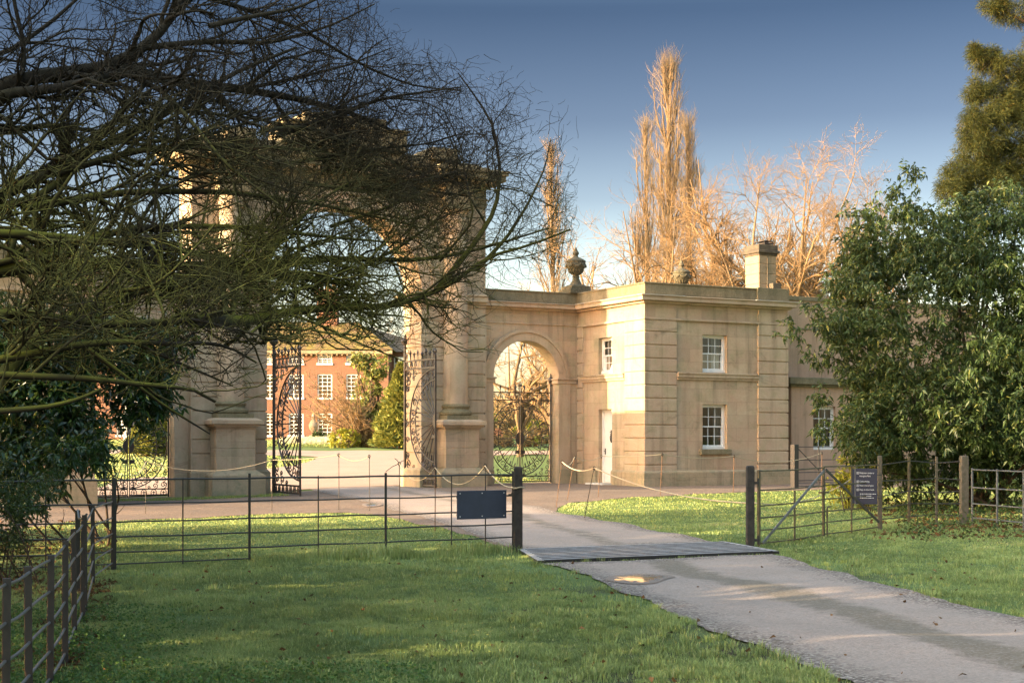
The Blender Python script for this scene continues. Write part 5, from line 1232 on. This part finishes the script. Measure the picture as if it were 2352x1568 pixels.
# pine / cypress with tufted yellow green sprays, behind the evergreen
r=np.random.default_rng(77)
pb=gpt(14.2,37.5); pine=thing('conifer_tree','tall conifer with tufted yellow-green sprays rising above the broad evergreen','tree',tuple(pb))
blobs=[(2330,330,37.2,1.1,.8,.9),(2290,240,37.3,.7,.6,.5),(2260,420,36.6,.8,.7,.6),(2340,30,38,.75,.35,.30),(2280,15,38,.35,.3,.2),(2330,155,37.5,.85,.6,.36),(2270,140,37.5,.4,.4,.3),(2240,125,37.3,.14,.2,.2),(2310,200,37.5,.6,.5,.22),(2300,300,37,1.0,.8,.7),(2235,290,36.5,.32,.4,.5),(2250,350,36.5,.6,.6,.45),(2330,380,37,1.0,.8,.6),(2215,400,36.3,.5,.5,.4),(2280,440,36.3,.9,.7,.4),(2240,210,37,.25,.3,.30),(2350,250,37.5,.7,.7,.4),(2180,440,36,.3,.4,.3),(2450,150,38.5,1.2,1.2,2.0),(2450,400,38,1.3,1.2,1.5)]
C=[]
for x,y,zc,a,bb,cz in blobs:
    c=pim(x,y,zc); n=int(26+170*a*cz); d=ell(n,np.zeros(3),(1,1,1),r,.5); C.append(c+d[:,0:1]*VIEWX*a+d[:,1:2]*VIEWZ*bb+d[:,2:3]*np.array([0,0,cz]))
C=np.concatenate(C); rad=r.uniform(.10,.20,len(C)); k=85; P=np.repeat(C,k,0); n=len(P); d=unit(r.normal(size=(n,3))+np.array([0,0,.35])); P=P+d*(np.repeat(rad,k)*r.random(n))[:,None]
tn=np.repeat(r.beta(1.6,2.4,len(C)),k)*.9+r.normal(0,.08,n)
leafmesh('foliage',P,d+r.normal(size=(n,3))*.3,r.uniform(.09,.17,n),.075,M['needle'],r,pine,tint=np.clip(tn,0,1))
tk=resam([np.array(pb)+np.array([0,0,-.2]),np.array(pb)+np.array([.1,0,6.]),np.array(pb)+np.array([.0,.1,13.5])],14)
bl=np.array([pim(x,y,zc) for x,y,zc,*_ in blobs]); st=[resam([tk[min(13,max(2,int((q[2]-1.2)/13.5*13)))],(q+tk[min(13,max(2,int((q[2]-1.0)/13.5*13)))])/2+np.array([0,0,.15]),q],8) for q in bl]; st=np.array(st)
V,Fc=tubes([(tk[None],np.linspace(.26,.06,14)[None]),(st,np.linspace(.06,.015,8)[None].repeat(len(st),0)),grow(st,np.linspace(.05,.015,8)[None].repeat(len(st),0),12,(.4,1),(.3,.9),(.4,1.1),6,.15,(0,0,.05),.5,r)],[8,6,4]); np_obj('trunk',V,Fc,M['bark_brown'],pine,smooth=True)

# ------------------------------------------------------------------ bare trees beyond
def spread_tree(label,x,zc,ytop,seed,width,nl=6,mt='gold',fork=.22,group=None,lean=0,n1=9,n2=8,n3=6,tw=.016):
    r=np.random.default_rng(seed); X,Y=px(x,zc); b=np.array([X,Y,T(X,Y)]); H=hz(ytop,zc)-b[2]
    t=thing('bare_tree',label,'tree',tuple(b),0,group)
    N=12; tk=resam([b+[0,0,-.3],b+[.1*lean,0,H*fork*.5],b+VIEWX*lean*.3+[0,0,H*fork]],8); R0=H*.022; ls=[]
    for k in range(nl):
        a=2*PI*(k+r.uniform(-.3,.3))/nl; w_=width*r.uniform(.5,1.0); hh=H*r.uniform(.88,1.0)*(1-.30*(w_/width)**3)
        d=VIEWX*math.cos(a)*w_+VIEWZ*math.sin(a)*w_*.8; s=tk[-1]+np.array([0,0,-H*fork*r.uniform(0,.5)])
        ls.append(resam([s,s+d*.26+np.array([0,0,H*.13])+r.normal(size=3)*.35,s+d*.45+np.array([0,0,(hh-H*fork)*.42])+r.normal(size=3)*.75,s+d*.72+np.array([0,0,(hh-H*fork)*.66])+r.normal(size=3)*.9,b+d*.95+np.array([0,0,hh])],N))
    ls=np.array(ls); LRr=(R0*(.75*(1-np.linspace(0,1,N))**1.2+.06))[None].repeat(nl,0)
    G1=grow(ls,LRr,n1,(.2,.97),(H*.14,H*.34),(.45,1.1),9,.18,(0,0,.035),.6,r,rmin=tw*1.6)
    G2=grow(*G1,n2,(.15,1.0),(H*.06,H*.17),(.5,1.15),7,.20,(0,0,.02),.6,r,rmin=tw*1.1)
    G3=grow(*G2,n3,(.15,1.0),(H*.025,H*.075),(.4,1.0),5,.16,(0,0,.03),.7,r,rmin=tw*.62,rend=.6)
    V,Fc=tubes([(tk[None],np.linspace(R0,R0*.8,8)[None]),(ls,LRr)],[9,7]); np_obj('trunk',V,Fc,M['bark_'+mt],t,smooth=True)
    V,Fc=tubes([G1,G2,G3],[5,4,3]); np_obj('crown',V,Fc,M['twig_'+mt],t,smooth=True); return t
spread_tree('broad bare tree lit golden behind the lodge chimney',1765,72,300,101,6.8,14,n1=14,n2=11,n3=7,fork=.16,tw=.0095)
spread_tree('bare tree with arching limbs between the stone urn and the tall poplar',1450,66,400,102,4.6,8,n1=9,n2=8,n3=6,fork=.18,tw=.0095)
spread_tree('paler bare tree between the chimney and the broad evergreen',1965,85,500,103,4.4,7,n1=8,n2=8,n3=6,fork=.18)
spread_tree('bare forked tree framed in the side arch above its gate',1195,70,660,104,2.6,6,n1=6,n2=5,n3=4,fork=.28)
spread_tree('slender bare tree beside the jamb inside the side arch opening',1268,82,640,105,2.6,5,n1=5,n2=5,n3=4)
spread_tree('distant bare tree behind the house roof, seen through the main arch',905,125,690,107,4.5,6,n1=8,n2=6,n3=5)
def poplar(label,x,zc,ytop,wid,seed,n0=46,group=None):
    r=np.random.default_rng(seed); X,Y=px(x,zc); b=np.array([X,Y,T(X,Y)]); H=hz(ytop,zc)-b[2]; W=wid/F*zc/2
    t=thing('poplar_tree',label,'tree',tuple(b),0,group); tk=resam([b,b+[.2,0,H*.5],b+[0,.1,H]],20); R=np.linspace(H*.016,H*.0016,20)
    f=np.sort(r.uniform(.08,.95,n0)); ls=[]
    for k in f:
        a=r.uniform(0,2*PI); w_=W*min(1,(1.02-k)*1.25)*r.uniform(.3,1.12); s=np.array([np.interp(k,np.linspace(0,1,20),tk[:,q]) for q in range(3)]); d=np.array([math.cos(a),math.sin(a),0])*w_; h=min(H*.99-H*k,H*r.uniform(.10,.26))
        ls.append(resam([s,s+d*.5+[0,0,h*.22],s+d*.9+[0,0,h*.6],s+d*1.0+[0,0,h]],10))
    ls=np.array(ls); LRr=np.linspace(H*.0026,H*.0006,10)[None].repeat(n0,0)
    G1=grow(ls,LRr,8,(.1,1.),(H*.03,H*.11),(.25,.7),7,.12,(0,0,.15),.6,r,rmin=.015)
    G2=grow(*G1,6,(.1,1.),(H*.02,H*.06),(.3,.8),5,.12,(0,0,.16),.7,r,rmin=.010,rend=.5)
    V,Fc=tubes([(tk[None],R[None]),(ls,LRr)],[8,5]); np_obj('trunk',V,Fc,M['bark_gold'],t,smooth=True)
    V,Fc=tubes([G1,G2],[4,3]); np_obj('crown',V,Fc,M['twig_poplar'],t,smooth=True); return t
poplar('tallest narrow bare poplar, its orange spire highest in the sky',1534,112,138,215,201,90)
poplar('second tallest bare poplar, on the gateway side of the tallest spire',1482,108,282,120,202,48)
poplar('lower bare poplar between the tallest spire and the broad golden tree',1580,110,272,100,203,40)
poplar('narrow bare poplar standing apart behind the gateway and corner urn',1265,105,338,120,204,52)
# ------------------------------------------------------------------ the brick house beyond the gates
HZ=104.0; hx,hy=px(560,HZ); hz0=T(hx,hy)
H=thing('brick_house','three-storey red brick house with mossy hipped roof seen through the main arch','house',(hx,hy,hz0),-TH)
U=lambda x:(x-560)/F*HZ
def ZH(y): return hz(y,HZ)-hz0
x0,x1=U(200),U(892); ze=ZH(803); D=9.0
cols=[U(680+66*k) for k in range(-6,3)]
holes=[]; wins=[]
for c in cols:
    for (ya,yb,rw) in ((835,802,3),(914,859,5),(1000,949,5)):
        a=(c-.52,c+.52,ZH(ya),min(ZH(yb),ze-.3)); 
        if ya==1000 and abs(c-U(350))<1.3: continue
        holes.append(a); wins.append((a,rw))
holes2=[(U(318)-.75,U(318)+.75,.15,2.5)]
mb=MB(); wall(mb,'x',0,x0,x1,-1,ze,holes+holes2,.18); wall(mb,'y',x0,0,D,-1,ze,[],.1); wall(mb,'y',x1,0,D,-1,ze,[],.1); wall(mb,'x',D,x0,x1,-1,ze,[],.1); mb.build('wall',M['brick'],H,world=False)
rz_=ZH(728); mb=MB(); e=.35
mb.add([(x0-e,-e,ze),(x1+e,-e,ze),(x1+e,D+e,ze),(x0-e,D+e,ze),(x0+4,D/2,rz_),(x1-2.6,D/2,rz_)],[(0,1,5,4),(1,2,5),(2,3,4,5),(3,0,4),(0,3,2,1)]); rf=mb.build('roof',M['roof'],H,world=False)
mb=MB(); mb.box(x0-.3,x1+.3,-.32,-.02,ze-.30,ze-.05)
for k in range(60): mb.box(x0+k*(x1-x0)/59-.06,x0+k*(x1-x0)/59+.06,-.26,-.01,ze-.42,ze-.301)
mb.build('eaves_cornice',M['chimney'],H,world=False)
for cx,w_ in ((U(735),1.5),(U(330),1.5)):
    mb=MB(); mb.box(cx-w_/2,cx+w_/2,D/2-.6,D/2+.6,rz_-1.2,ZH(652)); mb.box(cx-w_/2-.12,cx+w_/2+.12,D/2-.72,D/2+.72,ZH(660),ZH(652)+.02); ch=mb.build('chimney',M['brick'],rf,world=False)
    mb=MB(); [mb.lathe([(.17,0),(.14,.1),(.14,.55),(.17,.6)],(cx+d,D/2,ZH(652)+.02),8) for d in (-.45,0,.45)]; mb.build('chimney_pot',M['roof'],rf,world=False)
for (a0,a1,z0,z1),rw in wins:
    mb=MB(); t=.085
    mb.box(a0,a0+t,.06,.16,z0,z1); mb.box(a1-t,a1,.06,.16,z0,z1); mb.box(a0+t,a1-t,.06,.16,z1-t,z1); mb.box(a0-.06,a1+.06,-.06,.16,z0-.10,z0+.04); zm=(z0+z1)/2; mb.box(a0+t,a1-t,.08,.14,zm-.035,zm+.035)
    for k in (1,2): 
        a=a0+(a1-a0)*k/3; mb.box(a-.022,a+.022,.09,.13,z0+.04,z1-t)
    for k in range(1,rw+1):
        z=z0+(z1-z0)*k/(rw+1); mb.box(a0+t,a1-t,.095,.125,z-.022,z+.022)
    wn_=mb.build('window',M['white'],H,world=False); mb=MB(); mb.quad((a0+t,.135,z0),(a1-t,.135,z0),(a1-t,.135,z1),(a0+t,.135,z1)); mb.build('pane',M['glass'],wn_,world=False)
    if rw==3:
        mb=MB(); mb.box(a0+t,a1-t,.22,.24,z0+(z1-z0)*.35,z1); mb.build('blind',M['curtain'],wn_,world=False)
c=U(318); mb=MB(); mb.box(c-1.05,c-.75,-.15,.1,0,2.6); mb.box(c+.75,c+1.05,-.15,.1,0,2.6); mb.box(c-1.25,c+1.25,-.35,.1,2.6,3.0); mb.build('door_surround',M['white'],H,world=False)
mb=MB(); mb.box(c-.75,c+.75,.08,.14,0,2.5); mb.build('door',M['blueboard'],H,world=False)
# rear wing
y0,y1=3.2,11.0; wx0,wx1=x1,x1+U(925)-U(888); we=ZH(802)
mb=MB(); wn_h=[(U(912)-.48,U(912)+.48,ZH(845),ZH(813)),(U(912)-.48,U(912)+.48,ZH(905),ZH(865))]; wall(mb,'x',y0,wx0,wx1+3,-1,we,wn_h,.15); wall(mb,'y',wx1+3,y0,y1,-1,we,[],.1); mb.build('rear_wing',M['brick_dark'],H,world=False)
mb=MB(); pk=(x1-2.4,D/2+1.5,ZH(733)); mb.add([(wx0-.5,y0-.3,we),(wx1+3.3,y0-.3,we),(wx1+3.3,y1,we),(wx0-.5,y1,we),(pk[0],pk[1]+.5,pk[2]),(pk[0]-2,y1,pk[2])],[(0,1,4),(1,2,5,4),(0,4,5,3),(2,3,5),(0,3,2,1)]); mb.build('rear_roof',M['soot'],H,world=False)
for a0,a1,z0,z1 in wn_h:
    mb=MB(); mb.box(a0,a0+.08,y0+.05,y0+.14,z0,z1); mb.box(a1-.08,a1,y0+.05,y0+.14,z0,z1); mb.box(a0+.08,a1-.08,y0+.05,y0+.14,z1-.08,z1); mb.box(a0,a1,y0-.06,y0+.14,z0-.1,z0+.03); mb.box(a0+.08,a1-.08,y0+.07,y0+.12,(z0+z1)/2-.03,(z0+z1)/2+.03); mb.box((a0+a1)/2-.02,(a0+a1)/2+.02,y0+.07,y0+.12,z0,z1)
    wn_=mb.build('window',M['white'],H,world=False); mb=MB(); mb.quad((a0,y0+.13,z0),(a1,y0+.13,z0),(a1,y0+.13,z1),(a0,y0+.13,z1)); mb.build('pane',M['glass'],wn_,world=False)
# garden ornament at the wall, brick garden wall
gx_,gy_=px(720,HZ-1.2); og=thing('garden_urn','pale garden urn on a tall pedestal against the house wall','urn',(gx_,gy_,T(gx_,gy_))); og.scale=(.72,.72,.78)
mb=MB(); mb.box(-.35,.35,-.35,.35,-.3,.5); mb.build('pedestal',M['stone_plain'],og,world=False); mb=MB(); mb.lathe([(.25,.5),(.15,.65),(.2,.8),(.42,1.1),(.45,1.4),(.3,1.7),(.12,1.9),(.2,2.1),(.1,2.4),(.02,2.7)],(0,0,0),16); mb.build('bowl',M['stone_plain'],og,world=False,smooth=True)
wx_,wy_=px(945,92); gw=MB(); ww=thing('garden_wall','low weathered brick garden wall beside the ivy tree','wall',(wx_,wy_,T(wx_,wy_)),-TH)
gw.box(-1.9,6,0,.35,-.5,1.05); gw.build('brickwork',M['brick_dark'],ww,world=False); gw=MB(); gw.box(-1.95,6.05,-.05,.40,1.05,1.15); gw.build('coping',M['stone_dark'],ww,world=False)
# ivy-clad tree and shrubs before the house
def fol(name,label,cat,x,zc,ells,n,per,leaves,size,spread,mat,seed,stems=8,sr=.05,ratio=.6,group=None):
    X,Y=px(x,zc); b=Vector((X,Y,T(X,Y))); return bush(name,label,cat,b,ells,n,per,leaves,size,spread,ratio,mat,seed,(0,0,.1),stems,sr,group,zmin=-.2)
fol('ivy_clad_tree','small leaning tree thickly clad in ivy before the brick house','tree',856,88,[(pim(848,890,88),(.75,.7,2.0)),(pim(862,840,88),(.7,.6,.9)),(pim(850,950,88),(.8,.7,1.1)),(pim(856,990,88),(.38,.38,.8)),(pim(822,820,88),(.45,.4,.5)),(pim(880,905,88),(.5,.5,1.0)),(pim(815,935,88),(.6,.5,.45))],90,6,6,.30,.45,M['leaf_ivy'],301,10,.12)
tw=thing('bare_shrub','tangled straw-coloured bare shrub in front of the lower house windows','shrub',(*px(790,86),T(*px(790,86))))
rr_=np.random.default_rng(9); bb=np.array([*px(835,86),T(*px(835,86))]); ls=[]
for k in range(26):
    a=rr_.uniform(-1,1); L_=rr_.uniform(1.4,3.4); d=VIEWX*(-.75+a*.9)+VIEWZ*rr_.normal()*.5; ls.append(resam([bb+VIEWX*rr_.normal()*.8,bb+d*L_*.4+[0,0,1.6*rr_.uniform(.6,1.3)],bb+d*L_+[0,0,rr_.uniform(1.6,4.2)]],9))
ls=np.array(ls); Rr=np.linspace(.05,.02,9)[None].repeat(26,0); g1=grow(ls,Rr,10,(.2,1),(.6,1.6),(.4,1.2),7,.16,(0,0,.02),.6,rr_,rmin=.02); g2=grow(*g1,8,(.1,1),(.2,.7),(.4,1.2),5,.18,(0,0,.0),.7,rr_,rmin=.014)
V,Fc=tubes([(ls,Rr),g1,g2],[5,4,3]); np_obj('branches',V,Fc,M['twig_gold'],tw)
def mound(label,x,y,zc,w_,h_,mat,seed,n=30,size=.2,name='shrub'):
    return fol(name,label,'shrub',x,zc,[(pim(x,y,zc),(w_,w_*.8,h_))],n,6,6,size,.35,mat,seed,6,.02)
mound('rounded golden-leaved shrub at the foot of the ivy tree',785,1005,85,.95,.5,M['leaf_gold'],311)
mound('straw-coloured shrub between the golden shrub and the ivy trunk',828,1000,86,.8,.65,M['leaf_straw'],312)
mound('reddish twiggy shrub behind the low garden wall',905,985,93,1.3,.9,M['leaf_straw'],313,40)
mound('tall weeping yellow shrub between ivy tree and garden wall',896,970,90,.55,1.0,M['leaf_gold'],314)
mound('dark green bush beside the garden urn',733,1005,100,.35,.5,M['leaf_small'],315)
def cone(label,x,ytop,zc,w_,seed):
    r=np.random.default_rng(seed); X,Y=px(x,zc); b=np.array([X,Y,T(X,Y)]); Hh=hz(ytop,zc)-b[2]; t=thing('conical_conifer',label,'tree',tuple(b)); n=9000
    k=r.random(n)**1.5; a=r.uniform(0,2*PI,n); rad=w_*np.sin(np.clip((1-k)*1.25,0,PI/2))*(.55+.45*r.random(n)**.4)*(1+.12*np.sin(a*3+k*20)); P=np.stack([b[0]+rad*np.cos(a),b[1]+rad*np.sin(a),b[2]+.1+k*(Hh-.1)],1)
    A=np.stack([np.cos(a)*.5,np.sin(a)*.5,np.ones(n)],1)+r.normal(size=(n,3))*.4; leafmesh('foliage',P,A,r.uniform(.22,.4,n),.45,M['leaf_cone'],r,t)
    tk=resam([b+[0,0,-.2],b+[0,0,Hh*.5],b+[0,0,Hh*.9]],6); V,Fc=tubes([(tk[None],np.linspace(.15,.03,6)[None])],[7]); np_obj('trunk',V,Fc,M['bark_brown'],t); return t
cone('conical yellow-green conifer half hidden by the column-side drive gate',920,838,84,1.7,321)
cone('conical bright green conifer seen through the far side gate',338,985-35,72,1.05,322)
cone('yellowish tall conifer rising behind the far side gate',372,830,98,1.5,323)
# shrubbery seen through the side arch
mound('tawny shrubbery mass seen through the side arch gate',1190,985,88,2.6,1.5,M['leaf_straw'],331,80,.25)
mound('golden shrub low in the side arch opening',1245,985,95,1.8,1.2,M['leaf_gold'],332,50,.25)
mound('olive bush by the column-side jamb inside the side arch',1128,985,92,1.3,1.3,M['leaf_ivy'],333,50,.25)
# daffodils along the far bank, distant wood
r=np.random.default_rng(15); n=2600; xs=r.uniform(640,812,n); zc=r.uniform(86,97,n); xc=(xs-CXI)/F*zc; X=xc*CT+zc*ST; Y=-xc*ST+zc*CT; P=np.stack([X,Y,terr(X,Y)+r.uniform(.22,.42,n)],1)
o=leafmesh('daffodils',np.repeat(P,5,0),r.normal(size=(n*5,3)),np.full(n*5,.08),.7,M['petal'],r); o['kind']='stuff'
n=9000; xs=r.uniform(230,840,n); zc=r.uniform(85.5,98,n); xc=(xs-CXI)/F*zc; X=xc*CT+zc*ST; Y=-xc*ST+zc*CT; P=np.stack([X,Y,terr(X,Y)],1)
o=leafmesh('daffodil_leaves',P,np.stack([r.normal(size=n)*.25,r.normal(size=n)*.25,np.ones(n)],1),r.uniform(.25,.45,n),.1,M['grass'],r); o['kind']='stuff'
# far wood behind everything: one mass
n=70000; a=r.uniform(-.62,.62,n); D_=r.uniform(150,190,n); X=D_*np.sin(a+TH); Y=D_*np.cos(a+TH); top=2+4*fbm(a*60,D_*.05,2.2,3)+1*r.random(n); P=np.stack([X,Y,terr(X,Y)+top*r.random(n)**.8],1)
o=leafmesh('distant_wood',P,np.stack([r.normal(size=n)*.5,r.normal(size=n)*.5,np.ones(n)],1),r.uniform(.8,1.8,n),.16,M['leaf_straw'],r); o['kind']='stuff'

# ------------------------------------------------------------------ foreground weeds, leaf litter
def ground_pts(n,xl,xh,yl,yh,seed):
    r=np.random.default_rng(seed); X=r.uniform(xl,xh,n); Y=r.uniform(yl,yh,n); zc=EYE/((Y-HY)/F); xc=(X-CXI)/F*zc; wx=xc*CT+zc*ST; wy=-xc*ST+zc*CT; return wx,wy,terr(wx,wy),xc,zc,r
wx,wy,wz,xc,zc,r=ground_pts(60000,-160,1000,1400,1700,31); d=fbm(wx,wy,.7,41); edge=sstep(-1.6,-3.2,xc+(zc-8)*.16)+.35*(zc<10.3)*(xc<-.5); k=(r.random(len(wx))<edge*.9)&(d>.36)
P=np.stack([wx,wy,wz+r.uniform(.01,.10,len(wx))*(.4+d)],1)[k]; n=len(P)
o=leafmesh('ground_weeds',P,np.stack([r.normal(size=n),r.normal(size=n),r.uniform(.1,.9,n)],1),r.uniform(.015,.036,n),.75,M['weed'],r,tint=np.clip(r.beta(2,2,n)*.8,0,1)); o['kind']='stuff'
wx,wy,wz,xc,zc,r=ground_pts(9000,-200,260,1200,1650,32); k=(xc<-3.0-(zc-10)*.20)|(r.random(len(wx))<.02); P=np.stack([wx,wy,wz+.02],1)[k]; n=len(P)
o=leafmesh('fallen_leaves',P,np.stack([r.normal(size=n),r.normal(size=n),r.normal(size=n)*.25],1),r.uniform(.04,.08,n),.6,M['leaf_dead'],r); o['kind']='stuff'
wx,wy,wz,xc,zc,r=ground_pts(5200,1960,2480,1168,1262,33); yi=HY+(EYE-wz)/zc*F; k=r.random(len(wx))<np.clip((1245-yi)/40,0,1)*np.clip((CXI+xc/zc*F-1980)/120,0,1); P=np.stack([wx,wy,wz+.02],1)[k]; n=len(P)
o=leafmesh('fallen_leaves',P,np.stack([r.normal(size=n),r.normal(size=n),r.normal(size=n)*.4+.2],1),r.uniform(.05,.11,n),.55,M['leaf_dead'],r); o['kind']='stuff'
wx,wy,wz,xc,zc,r=ground_pts(9000,2060,2480,1172,1262,34); yi=HY+(EYE-wz)/zc*F; k=r.random(len(wx))<np.clip((1250-yi)/60,0,1)*.5; P=np.stack([wx,wy,wz+r.uniform(.02,.25,len(wx))],1)[k]; n=len(P)
o=leafmesh('ground_ivy',P,r.normal(size=(n,3))+np.array([0,0,.4]),r.uniform(.04,.08,n),.7,M['leaf_small'],r); o['kind']='stuff'

wx,wy,wz,xc,zc,r=ground_pts(420,-100,2400,1265,1620,36); k=~(inside(NEARP,wx,wy)|inside(GRIDPOLY,wx,wy))|(r.random(len(wx))<.25); P=np.stack([wx,wy,wz+.035],1)[k]; n=len(P)
o=leafmesh('fallen_leaves',P,np.stack([r.normal(size=n),r.normal(size=n),r.normal(size=n)*.3],1),r.uniform(.03,.075,n),.6,M['leaf_dead'],r); o['kind']='stuff'
